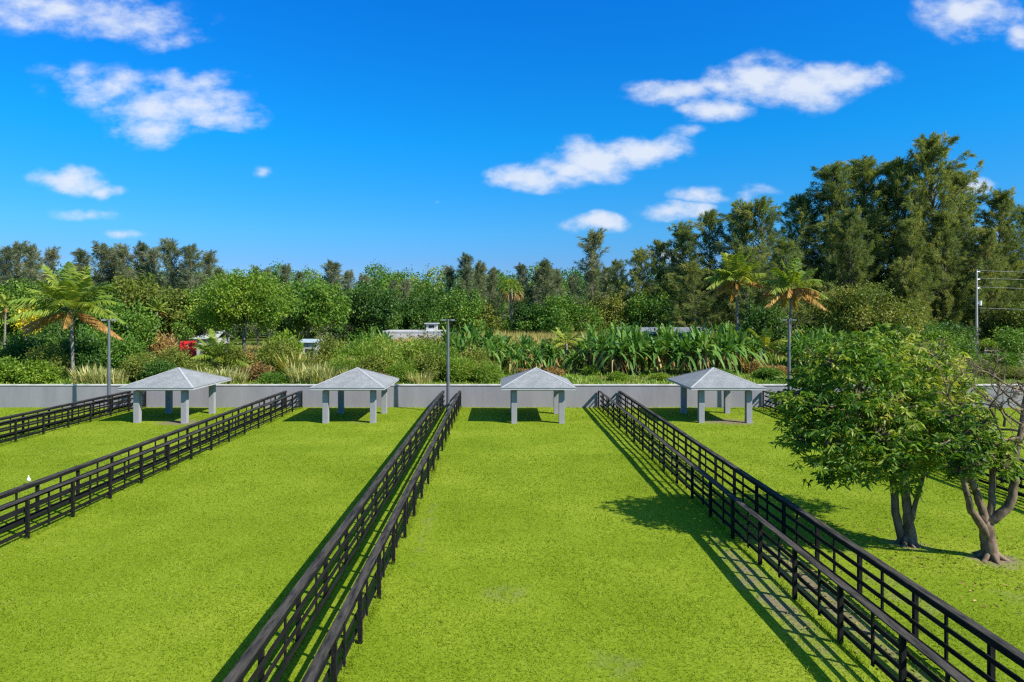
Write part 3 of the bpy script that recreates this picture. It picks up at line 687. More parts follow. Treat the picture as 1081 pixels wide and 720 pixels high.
# ------------------------------------------------------------------ the two lawn trees
def near_tree(name, label, base_px, base_d, trunk_paths, lobe_list, extra=None, bark='bark', dens=7.2):
    bx, by, bz = P(*base_px, base_d); t = tag(empty(name, (bx, by, 0)), label, 'tree')
    S = Soup(); lb = []
    for (px, py, d, r) in lobe_list:
        p = np.array(P(px, py, d)) - [bx, by, 0]; lb.append((p, (r, r * 1.1, r * .85)))
    pts = []
    for c, r in lb:
        r = np.asarray(r); n = int(dens * 4 * math.pi * np.mean(r) ** 2); d = unit(rng.normal(size=(n, 3)))
        ph = rng.random(3) * 6; bump = 1 + .26 * np.sin(d[:, 0] * 5 + ph[0]) * np.sin(d[:, 1] * 6 + ph[1]) + .17 * np.sin(d[:, 2] * 8 + ph[2])
        pts.append(c + d * r * ((.5 + .5 * rng.random(n) ** .6) * bump)[:, None])
    pts = np.concatenate(pts); n = len(pts); per = 10  # next: sunlit right side of the crown painted in as yellower leaves
    cv = .49 + .16 * np.sin(pts[:, 0] * 2.1 + 1) * np.sin(pts[:, 2] * 2.4) + .06 * (pts[:, 0] - pts[:, 0].mean()) + rng.normal(size=n) * .18                                # whorls of drooping lance leaves at each twig tip
    az = np.tile(np.arange(per) * 2.399, n) + np.repeat(rng.random(n) * 6.28, per); el = rng.normal(size=n * per) * .35 - .25
    C = np.repeat(pts, per, 0) + rng.normal(size=(n * per, 3)) * .045
    D = np.stack([np.cos(az) * np.cos(el), np.sin(az) * np.cos(el), np.sin(el)], 1) + rng.normal(size=(n * per, 3)) * .2
    leaves(S, C, D, .17 + .13 * rng.random(n * per), .058 + .03 * rng.random(n * per), np.repeat(cv, per) + rng.normal(size=n * per) * .09, .18, .18)
    obj('crown', S.mesh('crown', 'lawn_tree'), t)
    paths = []
    for pl, r0, r1 in trunk_paths:
        q = np.array([np.array(P(*p)) - [bx, by, 0] for p in pl]); k = max(6, len(pl) * 3); q = smooth_path(q, k, .012)
        rr = np.linspace(r0, r1, k); paths.append((q, rr))
    sub = pts[rng.choice(n, min(170, n), replace=False)]                # twigs out to some of the leaf clusters
    for p in sub:
        c, r = min(lb, key=lambda l: np.linalg.norm(l[0] - p)); mid = (c + p) / 2 + rng.normal(size=3) * .12
        paths.append((smooth_path([c, mid, p], 5), np.linspace(.032, .009, 5)))
    ends = [np.array(P(*pl[-1])) - [bx, by, 0] for pl, _, _ in trunk_paths if len(pl) > 2]
    for c, r in lb:
        e = min(ends, key=lambda q: np.linalg.norm(q - c)); mid = (e + c) / 2 + rng.normal(size=3) * .15
        paths.append((smooth_path([e, mid, c], 7), np.linspace(.06, .03, 7)))
    for k in range(7):                                                  # root flare
        a = k * .9 + rng.random() * .4; l = .42 + .2 * rng.random()
        paths.append((smooth_path([(0, 0, .34), (math.cos(a) * l * .45, math.sin(a) * l * .45, .10), (math.cos(a) * l, math.sin(a) * l, -.04)], 6), np.linspace(.13, .04, 6)))
    if extra: paths += [(np.asarray(q) - np.array([bx, by, 0]), r) for q, r in extra]
    obj('trunk', tubes('trunk', paths, bark, 9), t)
    return t
near_tree('leafy_tree', 'bigger leafy tree on the lawn with a wide dark green crown and two stems', (957, 575), 22.04,
    [([(963, 578, 22.0), (960, 558, 22.0), (957, 535, 22.0), (955, 505, 22.0), (945, 470, 22.0)], .19, .10),
     ([(956, 578, 22.05), (950, 560, 22.1), (944, 535, 22.15), (943, 510, 22.2), (930, 470, 22.2), (900, 430, 22.2)], .15, .08),
     ([(961, 556, 21.95), (966, 535, 21.8), (971, 515, 21.7), (980, 480, 21.8)], .085, .05)],
    [(905, 402, 22.4, 1.85), (862, 430, 22.1, 1.25), (872, 468, 21.6, 1.15), (925, 462, 21.4, 1.35), (952, 425, 22.5, 1.5), (903, 372, 22.9, 1.0), (880, 385, 22.6, 1.1),
     (982, 440, 22.6, 1.1), (940, 488, 21.1, .8), (893, 490, 21.4, .8), (843, 462, 22.2, .62), (845, 415, 22.6, .8), (935, 385, 23.2, 1.1), (965, 400, 23.4, 1.0), (868, 500, 21.7, .42), (920, 440, 23.6, 1.5), (960, 470, 22.3, 1.0), (955, 508, 21.3, .5), (978, 385, 24, 1.0), (1002, 412, 23.5, .95), (985, 475, 21.6, .7), (940, 360, 23.4, .8), (990, 400, 24.4, 1.1), (1020, 420, 24, .7)])
g2 = np.random.default_rng(21); bare = []
for q, dirq, L in (((1077, 455, 20.6), (-.85, .25, .42), 1.25), ((1078, 448, 20.6), (-.6, .3, .6), 1.2), ((1080, 440, 20.7), (.5, .1, .6), 1.1), ((1076, 462, 20.5), (-.95, -.15, .25), 1.1), ((1079, 430, 20.7), (-.8, .5, .4), 1.3), ((1082, 415, 20.8), (-.6, -.3, .4), 1.0), ((1082, 412, 20.8), (-.8, .3, .25), 1.2), ((1080, 432, 20.7), (-.9, -.2, .15), 1.2), ((1050, 440, 20.9), (-.7, .1, .7), 1.0), ((1020, 445, 20.9), (-.3, .2, .9), 1.1), ((1060, 450, 20.6), (-.5, -.1, .8), 1.2), ((1000, 410, 22.5), (.3, -.1, .9), 1.1), ((975, 395, 23), (.5, .1, .8), 1.0), ((1079, 470, 20.6), (.3, .2, .8), 1.4)):
    twig_paths(P(*q), dirq, L, .04, 3, g2, bare, .6, .02)
near_tree('leafy_tree', 'smaller gnarled lawn tree at right edge with reddish forked limbs and bare upper branches', (1045, 590), 20.77,
    [([(1046, 592, 20.77), (1043, 575, 20.77), (1041, 556, 20.77), (1038, 548, 20.75)], .25, .17),
     ([(1042, 566, 20.72), (1032, 548, 20.6), (1024, 536, 20.5), (1019, 515, 20.4), (1008, 480, 20.4)], .13, .07),
     ([(1040, 556, 20.75), (1037, 538, 20.8), (1030, 518, 20.9), (1023, 498, 20.9), (1020, 460, 20.9)], .14, .07),
     ([(1044, 558, 20.7), (1047, 535, 20.75), (1047, 512, 20.9), (1050, 480, 20.9)], .12, .07),
     ([(1042, 552, 20.75), (1054, 544, 20.6), (1066, 533, 20.5), (1070, 512, 20.5), (1071, 492, 20.5), (1074, 470, 20.55), (1080, 440, 20.7), (1083, 412, 20.8)], .155, .06)],
    [(1030, 462, 20.6, .7), (1003, 470, 20.3, .75), (1056, 474, 20.6, .5), (1040, 488, 20.1, .42), (1004, 442, 21.0, .65), (1022, 485, 20.1, .45), (1042, 446, 21.0, .36), (1012, 496, 20.0, .35), (1060, 492, 20.2, .45)], bare, 'bark_red')

# ------------------------------------------------------------------ casuarinas on the skyline
def place(items, protos, look, cat, group, zb=GZ, ref_h=None):
    """items: (px, top_py, depth, proto, width factor); first use moves the prototype itself"""
    used = set(); lab = []
    for (px, top, d, k, wf) in items:
        proto, h0 = protos[k]
        o = proto if k not in used else copy_tree(proto)
        used.add(k)
        s = (Z_at(top, d) - zb) / h0
        o.location = (X_at(px, d), d, zb); o.scale = (s * wf, s * wf, s); o.rotation_euler = (0, 0, random.random() * 6.28)
        tag(o, None, cat, group); lab.append((px, o))
    auto_labels(lab, look); return [o for _, o in lab]

big = [(make_pine(30, 9.8, 'pine', 31, 112, .10, (1.05, .085), 78, (.38, 1.05)), 30), (make_pine(30, 8.8, 'pine', 32, 104, .12, (1.05, .085), 78, (.45, 1.1), lean=.05), 30)]
place([(846, 216, 122, 0, .85), (880, 184, 118, 1, 1.05), (914, 181, 122, 0, 1.05), (945, 180, 116, 1, 1.0), (985, 158, 114, 0, .85), (1022, 192, 118, 1, .95), (1054, 212, 116, 0, .85), (1092, 226, 118, 1, 1.0), (897, 230, 110, 0, .85), (1002, 232, 111, 1, .85), (1040, 250, 110, 0, .8), (960, 240, 108, 1, .9)],
      big, 'very tall olive feathery casuarina', 'casuarina', 'tall casuarinas on the right')
mid = [(make_pine(20, 7.0, 'pine', 41, 62, .1, (.95, .085), 68, (.42, 1.05)), 20), (make_pine(20, 6.0, 'pine', 42, 58, .1, (.95, .085), 68, (.5, 1.15), lean=.05), 20)]
place([(652, 283, 118, 0, .9), (672, 272, 114, 1, 1.0), (698, 264, 116, 0, .95), (722, 246, 112, 1, .95), (748, 236, 110, 0, .9), (775, 226, 108, 1, .95), (803, 224, 106, 0, .9), (735, 285, 100, 1, 1.1), (790, 270, 98, 0, 1.0), (822, 262, 98, 1, 1.0)],
      mid, 'medium tall feathery casuarina', 'casuarina', 'casuarinas stepping up to the right')
thin = [(make_pine(17.6, 4.4, 'pine_grey', 51, 60, .08, (1.0, .085), 46, (.85, 1.3)), 17.6), (make_pine(17.6, 3.6, 'pine_grey', 52, 52, .10, (1.0, .085), 46, (.95, 1.35), lean=.04), 17.6)]
place([(4, 270, 132, 0, 1), (18, 264, 135, 1, 1.1), (34, 268, 130, 0, .9), (50, 270, 138, 1, 1), (88, 272, 135, 0, 1), (108, 266, 132, 1, 1.1), (121, 270, 134, 0, .9), (134, 267, 130, 1, 1), (149, 266, 134, 0, .9), (163, 270, 132, 1, 1), (184, 262, 128, 1, 1.2), (201, 268, 126, 0, 1.1), (216, 274, 130, 1, 1.1),
       (233, 290, 140, 0, 1), (272, 288, 135, 1, .7), (284, 290, 138, 1, .8), (302, 286, 132, 1, .9), (316, 294, 138, 0, .8), (352, 284, 120, 0, 1.15), (368, 292, 130, 1, 1), (384, 296, 132, 1, 1), (414, 302, 136, 0, .8), (428, 301, 136, 1, 1), (477, 288, 130, 1, 1), (492, 277, 128, 0, .95), (505, 284, 132, 1, 1), (519, 290, 134, 0, .9),
       (552, 286, 132, 0, .9), (566, 290, 134, 1, 1), (577, 282, 130, 0, 1), (590, 291, 134, 1, 1), (604, 297, 136, 0, .9), (625, 253, 112, 1, 1.15), (640, 290, 125, 0, 1)],
      thin, 'slim greyish casuarina on the skyline', 'casuarina', 'slim casuarinas along the skyline')

# ------------------------------------------------------------------ broadleaf trees behind the wall
TREES = [  # label, px, top, depth, width m, crown bottom share, material, lobes, seed
 ('olive brown rounded tree right of the left coconut palm', 150, 289, 100, 10.5, .25, 'broad_olive', 9, 101),
 ('dark leafy tree directly behind the left coconut palm', 96, 300, 95, 9.0, .2, 'broad_dark', 8, 102),
 ('broad green tree at the far left edge of the skyline', 14, 292, 104, 11.0, .15, 'broad_mid', 9, 103),
 ('bright vine covered tree right of the left lamp post', 128, 315, 86, 7.0, .1, 'broad_mid', 8, 104),
 ('spreading bright green tree with dark bare trunk right of the leftmost pavilion', 258, 284, 78, 10.0, .42, 'broad_lime', 10, 105),
 ('green tree left of the spreading bright green tree, lower and denser', 216, 300, 96, 8.5, .2, 'broad_mid', 8, 106),
 ('feathery olive green tree behind the pale shed roof', 190, 303, 98, 9.0, .2, 'broad_olive', 8, 107),
 ('green tree with pale forked trunk left above the second pavilion', 326, 297, 92, 8.5, .4, 'broad_mid', 9, 108),
 ('narrow dark tree left of the pale forked trunk', 299, 302, 98, 5.5, .25, 'broad_dark', 6, 109),
 ('dense dark green round tree above the second pavilion peak', 390, 297, 102, 8.5, .12, 'broad_dark', 9, 110),
 ('small mid green tree between dense dark round trees left of middle lamp post', 424, 316, 112, 6.5, .15, 'broad_mid', 6, 111),
 ('dark round topped tree just left of the middle lamp post', 450, 303, 112, 8.0, .12, 'broad_dark', 9, 112),
 ('round topped yellowish green tree right behind the middle lamp post', 481, 300, 104, 8.0, .12, 'broad_mid', 9, 113),
 ('bushy olive tree behind the bananas right of the middle lamp post', 512, 312, 112, 7.0, .12, 'broad_olive', 7, 114),
 ('low dark tree left of the fan palm foot', 556, 318, 112, 7.5, .1, 'broad_dark', 7, 115),
 ('wide bright leafy tree above the third pavilion roof', 592, 309, 108, 10.0, .1, 'broad_mid', 9, 116),
 ('dark leafy tree left of the lone spiky casuarina', 618, 316, 114, 8.0, .1, 'broad_dark', 8, 117),
 ('olive tree below the lone spiky casuarina', 640, 306, 110, 7.5, .1, 'broad_olive', 7, 118),
 ('bright green low tree at the foot of the medium casuarinas', 692, 304, 108, 8.5, .1, 'broad_mid', 8, 119),
 ('dark low tree between the two right coconut palms', 806, 318, 92, 7.0, .1, 'broad_dark', 7, 120),
 ('broad yellow green tree right of the right coconut palms', 914, 300, 78, 8.8, .35, 'broad_olive', 11, 121),
 ('dark low tree at foot of the tall casuarinas right of yellow green tree', 968, 338, 84, 8.0, .1, 'broad_mid', 8, 122),
 ('dark bushy tree left of the utility pole base', 1004, 340, 92, 6.5, .1, 'broad_dark', 7, 123),
 ('low olive tree at the right edge beyond the utility pole', 1068, 318, 108, 9.0, .1, 'broad_olive', 8, 124),
 ('small tree with bright yellow foliage behind the left coconut palm', 27, 316, 92, 2.6, .4, 'yellow_leaf', 5, 126),
 ('small leafy tree at the right edge in front of the sandy track', 1075, 345, 80, 4.5, .2, 'broad_mid', 6, 125),
]
for (lab, px, top, d, w, zs, mat, nl, sd) in TREES:
    h = Z_at(top, d) - GZ
    t = make_tree('broadleaf_tree', w, h, h * zs, nl, mat, (.36, .21) if d > 85 else (.28, .15), 2.5 if d > 85 else 3.4, 9, .3, sd)
    t.location = (X_at(px, d), d, GZ); tag(t, lab, 'tree')

# ------------------------------------------------------------------ palms
def put(o, px, d, label, cat, group=None, z=GZ, rz=0.0):
    o.location = (X_at(px, d), d, z); o.rotation_euler = (0, 0, rz); return tag(o, label, cat, group)
put(make_coconut('coconut_palm', 6.7, 5.6, 30, 5, 61, (-.25, .1), [3.05, 3.35, -.1, .25, -1.15], ll=1.1, lw=.15), 77, 66, 'tall coconut palm with orange drooping lower fronds left of the left lamp post', 'palm')
put(make_coconut('coconut_palm', 10.4, 4.3, 26, 8, 62, (-.2, .1), None, ll=1.2, lw=.15), 779, 82, 'left of two coconut palms behind the rightmost pavilion, brownish lower fronds', 'palm')
put(make_coconut('coconut_palm', 9.4, 4.5, 14, 20, 63, (.3, .0), None, ll=1.2, lw=.15), 833, 80, 'right of two coconut palms, many dead orange fronds, behind right lamp post', 'palm')
put(make_coconut('young_palm', 1.6, 3.6, 15, 0, 64, (.1, 0), ll=1.1), 228, 70, 'young short stemmed palm in front of the pale shed', 'palm')
put(make_coconut('young_palm', 2.4, 3.4, 14, 4, 65, (.1, 0), ll=1.1), 806, 78, 'short young palm with dry fronds below the two coconut palms', 'palm')
put(make_coconut('young_palm', 3.0, 3.0, 13, 2, 66, (.0, 0), ll=1.0), 598, 76, 'young feathery palm among the bananas above the third pavilion', 'palm')
put(make_coconut('slim_palm', 6.6, 2.3, 13, 2, 67, (.1, 0), ll=1.1, trunk_r=.14), 165, 92, 'slim palm with pale trunk above the leftmost pavilion', 'palm')
put(make_coconut('slim_palm', 7.2, 2.4, 12, 2, 68, (.1, 0), ll=1.1, trunk_r=.13), 5, 88, 'slim palm with pale trunk at the left edge', 'palm')
def make_fan_palm():
    t = empty('fan_palm'); h = 10.2
    obj('trunk', tubes('trunk', [(smooth_path([(0, 0, -.2), (.1, 0, 5), (0, 0, h)], 10), np.linspace(.3, .22, 10))], 'palm_bark', 9), t)
    S = Soup(); D2 = Soup(); g = np.random.default_rng(5)
    for i in range(34):
        az = i * 2.399; u = (i + .5) / 34; el = 1.4 - 2.1 * u; d = np.array([math.cos(az) * math.cos(el), math.sin(az) * math.cos(el), math.sin(el)])
        c = np.array([0, 0, h]) + d * 1.3; m = 16; D = d + g.normal(size=(m, 3)) * .55
        straps(S if u < .72 else D2, np.tile(c, (m, 1)), D, 1.0 + .3 * g.random(m), .13, .3 + .3 * u, .5 + g.normal(size=m) * .15, 3)
    obj('fronds', S.mesh('fronds', 'palm'), t); obj('dead_fronds', D2.mesh('dead_fronds', 'dry'), t); return t
put(make_fan_palm(), 540, 112, 'round headed fan palm on the skyline above the third pavilion', 'palm')

# ------------------------------------------------------------------ bananas
BAN = [make_banana(5.3, 71, True, 4, .9), make_banana(5.0, 72, True, 4, 1.0), make_banana(5.5, 73, True, 3, .8), make_banana(4.9, 74, False, 4, .9)]
ban = [(376, 80, .95), (392, 83, 1.0), (408, 80, .85), (472, 80, 1.0), (484, 76, .9), (497, 80, 1.05), (512, 77, 1.0), (526, 82, 1.0), (540, 74, .95), (553, 78, 1.05), (566, 73, .9), (580, 76, 1.0), (592, 82, 1.05), (606, 73, .8), (622, 75, .95),
       (634, 72, 1.0), (646, 70.5, 1.05), (658, 73, 1.0), (670, 71, .95), (682, 74, 1.0), (694, 71, .9), (706, 73, 1.0), (718, 71.5, 1.0), (730, 74, .95), (742, 71, 1.0), (754, 73, 1.05), (767, 71, .95), (780, 74, .9), (796, 77, .9),
       (664, 82, 1.05), (700, 83, 1.0), (735, 84, 1.05), (764, 83, 1.0), (478, 84, 1.1), (505, 85, 1.1), (519, 72, .85), (533, 79, 1.05), (547, 71, .9), (560, 83, 1.1), (573, 79, 1.05), (586, 75, .95), (613, 79, 1.05), (628, 82, 1.1), (650, 77, 1.05), (676, 79, 1.05), (712, 79, 1.1), (748, 79, 1.1), (774, 79, 1.05), (845, 76, 1.0), (858, 72, 1.0), (872, 75, 1.05), (888, 72, .95), (940, 74, 1.1), (952, 78, 1.0)]
used = set(); lab = []
for i, (px, d, s) in enumerate(ban):
    k = (i * 7 + i // 3) % 4; o = BAN[k] if k not in used else copy_tree(BAN[k]); used.add(k)
    o.location = (X_at(px, d), d, GZ); s *= (.95 + .2 * random.random()) * (.76 if 527 < px < 618 else 1.0); o.scale = (s, s, s); o.rotation_euler = (0, 0, random.random() * 6.28)
    tag(o, None, 'banana plant', 'banana plants behind the wall'); lab.append((px, o))
auto_labels([t for t in lab if t[1].location.y < 75.5], 'front row banana plant'); auto_labels([t for t in lab if t[1].location.y >= 75.5], 'rear row banana plant')

# ------------------------------------------------------------------ shrubs, clumps and dry growth behind the wall
VAR = {'bright': [bush_mesh(4, 2.6, 'broad_lime', (.24, .15), 7, 9, .2, s) for s in (201, 202)],
       'dark': [bush_mesh(4.5, 3.6, 'broad_dark', (.26, .15), 6, 9, .22, s) for s in (203, 204)],
       'green': [bush_mesh(4.5, 3.4, 'broad_mid', (.26, .15), 6, 9, .22, s) for s in (213, 214)],
       'olive': [bush_mesh(4.2, 3.2, 'broad_olive', (.24, .12), 6, 9, .22, s) for s in (205, 206)],
       'weedy': [bush_mesh(4.4, 3.3, 'weeds', (.34, .07), 7, 11, .26, s, droop=-.3, nl=11) for s in (207, 208, 209)],
       'dry': [bush_mesh(3.2, 1.8, 'dry', (.28, .09), 6, 9, .2, s) for s in (210, 211)],
       'yellow': [bush_mesh(2.6, 2.2, 'yellow_leaf', (.3, .17), 6, 8, .2, 212)],
       'reed': [reed_mesh(2.1, 2.2, 260, 'reed', s, .08) for s in (215, 216)],
       'spiky': [reed_mesh(3.2, 1.2, 170, 'broad_olive', 217, .16, .45, .9)]}
SIZE = {'bright': (4, 2.6), 'dark': (4.5, 3.6), 'green': (4.5, 3.4), 'olive': (4.2, 3.2), 'weedy': (4.4, 3.3), 'dry': (3.2, 1.8), 'yellow': (2.6, 2.2), 'reed': (2.2, 2.1), 'spiky': (2.6, 3.2)}
LOOK = {'bright': ('vivid yellow green shrub', 'shrub'), 'dark': ('dark glossy shrub', 'shrub'), 'green': ('leafy mid green shrub', 'shrub'), 'olive': ('olive green shrub', 'shrub'), 'weedy': ('rough weedy green bush', 'bush'),
        'dry': ('dry brown bush', 'bush'), 'yellow': ('yellow leaved shrub', 'shrub'), 'reed': ('pale straw coloured grass clump', 'grass clump'), 'spiky': ('spiky strap leaved plant', 'plant')}
SHR = [('bright', 6, 63, 4.2, 2.3), ('bright', 34, 62.5, 4.0, 2.1), ('dark', 22, 70, 5, 4.4), ('olive', 52, 67, 4, 3.4), ('dark', 84, 73, 5, 4.6), ('reed', 94, 62.6, 2.4, 2.2), ('reed', 110, 62, 2.3, 2.1), ('reed', 121, 62.3, 2.0, 1.7), ('green', 134, 74, 4.4, 4.0),
       ('dark', 60, 80, 6, 5.6), ('green', 104, 79, 6, 5.0), ('olive', 152, 64, 3.6, 2.7), ('dark', 168, 63.2, 3.2, 2.3), ('olive', 184, 67, 4.2, 3.1), ('dry', 168, 88, 5, 3.6), ('olive', 207, 64.5, 3, 2.0), ('reed', 229, 62.7, 3.0, 2.1), ('reed', 244, 62.4, 2.6, 1.8),
       ('olive', 243, 70, 4, 3.2), ('dry', 271, 65, 3.4, 1.7), ('green', 288, 62.6, 3.0, 1.1), ('olive', 296, 72, 4.8, 3.6), ('spiky', 310, 68, 3.2, 3.6), ('spiky', 322, 70, 3, 3.2), ('reed', 322, 63.2, 2.6, 2.6), ('reed', 338, 62.6, 2.6, 2.3), ('reed', 351, 64, 2.3, 2.4), ('dry', 258, 74, 4, 2.4),
       ('bright', 302, 82, 5, 4.2), ('olive', 346, 74, 4.6, 3.9), ('bright', 288, 76, 4.0, 3.4),
       ('weedy', 364, 65, 3.4, 2.4), ('weedy', 380, 68, 4.6, 3.9), ('olive', 396, 64.5, 3.6, 2.5), ('weedy', 412, 66.5, 3.8, 3.3), ('weedy', 428, 64, 3.2, 2.1), ('weedy', 438, 68, 4.8, 4.0), ('olive', 456, 65, 3.8, 2.8), ('weedy', 470, 67, 3.8, 3.6), ('weedy', 486, 64.5, 4.0, 2.4), ('olive', 500, 67, 4.0, 3.3), ('weedy', 515, 63.5, 3.0, 2.0), ('weedy', 400, 73, 4.4, 4.1), ('green', 422, 73, 3.6, 3.2), ('olive', 454, 75, 4.4, 3.9), ('reed', 374, 63, 2.0, 1.9), ('reed', 444, 62.6, 2.0, 1.6), ('dry', 404, 63, 1.8, 1.0), ('spiky', 466, 71, 2.6, 3.2),
       ('dry', 446, 84, 8, 3.4), ('dry', 424, 86, 6, 3.2), ('dry', 586, 70, 2.4, .9), ('dry', 556, 69, 2.0, .8), ('dry', 800, 73, 3.6, 1.1), ('dry', 820, 72, 3.0, .9),
       ('bright', 624, 71, 2.0, 1.0), ('bright', 652, 66, 2.4, .8), ('bright', 697, 66, 2.2, .7), ('green', 760, 67, 2.6, 1.1), ('green', 812, 66.5, 3.0, 1.2),
       ('dark', 700, 88, 6, 4.4), ('dark', 770, 88, 6, 5), ('olive', 220, 80, 3.0, 2.9), ('green', 655, 92, 7, 5.0), ('green', 860, 84, 6, 5), ('bright', 985, 70, 4.6, 4.4), ('olive', 955, 66, 4.2, 3.2), ('green', 1012, 78, 4.6, 3.4), ('bright', 1000, 63, 4, 2.2), ('green', 1058, 76, 4.4, 2.2), ('olive', 1034, 70, 4.2, 1.7), ('olive', 905, 66, 4.6, 3.0), ('green', 872, 64, 4.0, 2.4), ('olive', 1070, 66, 3.4, 1.3), ('bright', 1046, 100, 5, 2.6)]
byk = {}
for i, (k, px, d, w, h) in enumerate(SHR):
    me = VAR[k][i % len(VAR[k])]; w0, h0 = SIZE[k]
    o = obj('grass_clump' if k == 'reed' else ('spiky_plant' if k == 'spiky' else 'shrub'), me, None, (X_at(px, d), d, GZ - .05))
    o.scale = (w / w0, w / w0, h / h0); o.rotation_euler = (0, 0, random.random() * 6.28)
    tag(o, None, LOOK[k][1], LOOK[k][0] + 's behind the wall'); byk.setdefault(k, []).append((px, o))
for k, it in byk.items(): auto_labels(it, LOOK[k][0])

def twig_bush(seed, n=14, L=1.5):
    g = np.random.default_rng(seed); out = []
    for k in range(n):
        a = g.random() * 6.28; twig_paths((g.normal() * .3, g.normal() * .3, -.1), (math.cos(a) * .6, math.sin(a) * .6, 1.0), L * (.8 + .5 * g.random()), .03, 3, g, out, .6, .1)
    return tubes('dry_twig_bush', out, 'twig', 4)
for (px, d, s, lab) in ((935, 62, 1.5, 'bare brown twiggy bush behind the crown of the bigger lawn tree'), (975, 62.5, 1.2, 'bare brown twiggy bush behind the gap between the two lawn trees'), (1018, 63, 1.0, 'bare brown twiggy bush behind the smaller lawn tree')):
    o = obj('dry_twig_bush', twig_bush(int(px)), None, (X_at(px, d), d, GZ)); o.scale = (s, s, s); tag(o, lab, 'bush', 'bare twiggy bushes on the right')

# ground cover nobody could count
def cover_mesh(name, mat, n, fx, h, w, droop=.4, spread=.5, segs=3):
    x, y = fx(n); n = len(x); b = np.stack([x, y, np.full(n, GZ - .1)], 1); a = rng.random(n) * 6.28; s = spread * rng.random(n)
    S = Soup(); straps(S, b, np.stack([np.cos(a) * s, np.sin(a) * s, np.ones(n)], 1), h[0] + (h[1] - h[0]) * rng.random(n), w, droop, .5 + .2 * np.sin(x * .35) * np.sin(y * .4) + rng.normal(size=n) * .2, segs)
    return S.mesh(name, mat)
def area(x0, x1, y0, y1, p=1.0):
    def f(n): y = y0 + (y1 - y0) * rng.random(n) ** p; return (x0 + (x1 - x0) * rng.random(n)) * y / F, y      # x given as a bearing, so the field widens with distance
    return f
tag(obj('weeds', cover_mesh('weeds', 'weeds', 30000, area(-600, 640, 55, 78, 1.2), (.25, .8), .10)), 'low green weeds along the foot of the shrubs behind the wall', 'weeds', None, 'stuff')
tag(obj('weeds', cover_mesh('weeds', 'weeds', 16000, area(-600, 640, 78, 130, 1.2), (.5, 1.6), .16)), 'tall green and straw weeds farther behind the shrubs', 'weeds', None, 'stuff')
tag(obj('dry_grass', cover_mesh('dry_grass', 'gold', 34000, area(-60, 128, 84, 112), (3.4, 6.2), .13, .35, .4)), 'tall golden dry grass behind the banana plants', 'dry grass', None, 'stuff')
tag(obj('dry_grass', cover_mesh('dry_grass', 'gold', 9000, area(-270, -30, 80, 112), (1.2, 2.6), .13, .35, .4)), 'straw coloured dry grass behind the weedy bushes left of the middle lamp post', 'dry grass', None, 'stuff')

# far wood that closes the skyline gaps
def far_wood():
    S = Soup(); n = 1150; px = -700 + 1500 * rng.random(n); d = 150 + 60 * rng.random(n); z = GZ + (4 + 11.5 * rng.random(n)); x = px * d / F
    top = np.stack([x, d, z], 1); lb = [(c, 1.5 + 1.3 * rng.random()) for c in top]; lb += [((x[i], d[i] + 1, z[i] * .5 + .5), 2.6) for i in range(0, n, 2)]
    crown(S, lb, .7, 12, .5, .3, .5, .1, .55)
    return S.mesh('distant_wood', 'broad_mid')
tag(obj('distant_wood', far_wood()), 'far wood closing the gaps along the horizon', 'wood', None, 'stuff')

# ------------------------------------------------------------------ buildings beyond
def gable_shed(name, w, dp, h, rise, wall, roof, doors):
    t = empty(name)
    obj('wall', bm_mesh('wall', lambda bm: box(bm, -w / 2, w / 2, -dp / 2, dp / 2, -.2, h), wall), t)
    def rf(bm):
        o = .35
        for s in (-1, 1):
            v = [bm.verts.new(p) for p in ((-w / 2 - o, s * (dp / 2 + o), h - .05), (w / 2 + o, s * (dp / 2 + o), h - .05), (w / 2 + o, 0, h + rise), (-w / 2 - o, 0, h + rise))]
            u = [bm.verts.new(p.co + Vector((0, 0, .08))) for p in v]
            bm.faces.new(v); bm.faces.new(u)
            for i in range(4): bm.faces.new((v[i], v[(i + 1) % 4], u[(i + 1) % 4], u[i]))
        k = -w / 2
        while k < w / 2:
            for s in (-1, 1):
                v = [bm.verts.new(p) for p in ((k, s * (dp / 2 + o), h + .04), (k + .05, s * (dp / 2 + o), h + .04), (k + .05, 0, h + rise + .11), (k, 0, h + rise + .11))]; bm.faces.new(v)
            k += .9
    obj('roof', bm_mesh('roof', rf, roof), t)
    for x in doors: obj('window', bm_mesh('window', lambda bm: box(bm, x - .5, x + .5, -dp / 2 - .02, -dp / 2 + .05, 1.0, 2.0), 'dark_opening'), t)
    return t
put(gable_shed('storage_shed', 6.2, 5, 2.9, 1.0, 'white_wall', 'pale_roof', (-2, 0, 2)), 212, 97, 'pale roofed shed half hidden among trees above the leftmost pavilion', 'shed')
put(gable_shed('storage_shed', 11.5, 7, 3.75, .7, 'white_wall', 'grey_roof', (-4, 0, 4)), 697, 92, 'long grey roofed shed showing above the banana plants', 'shed')
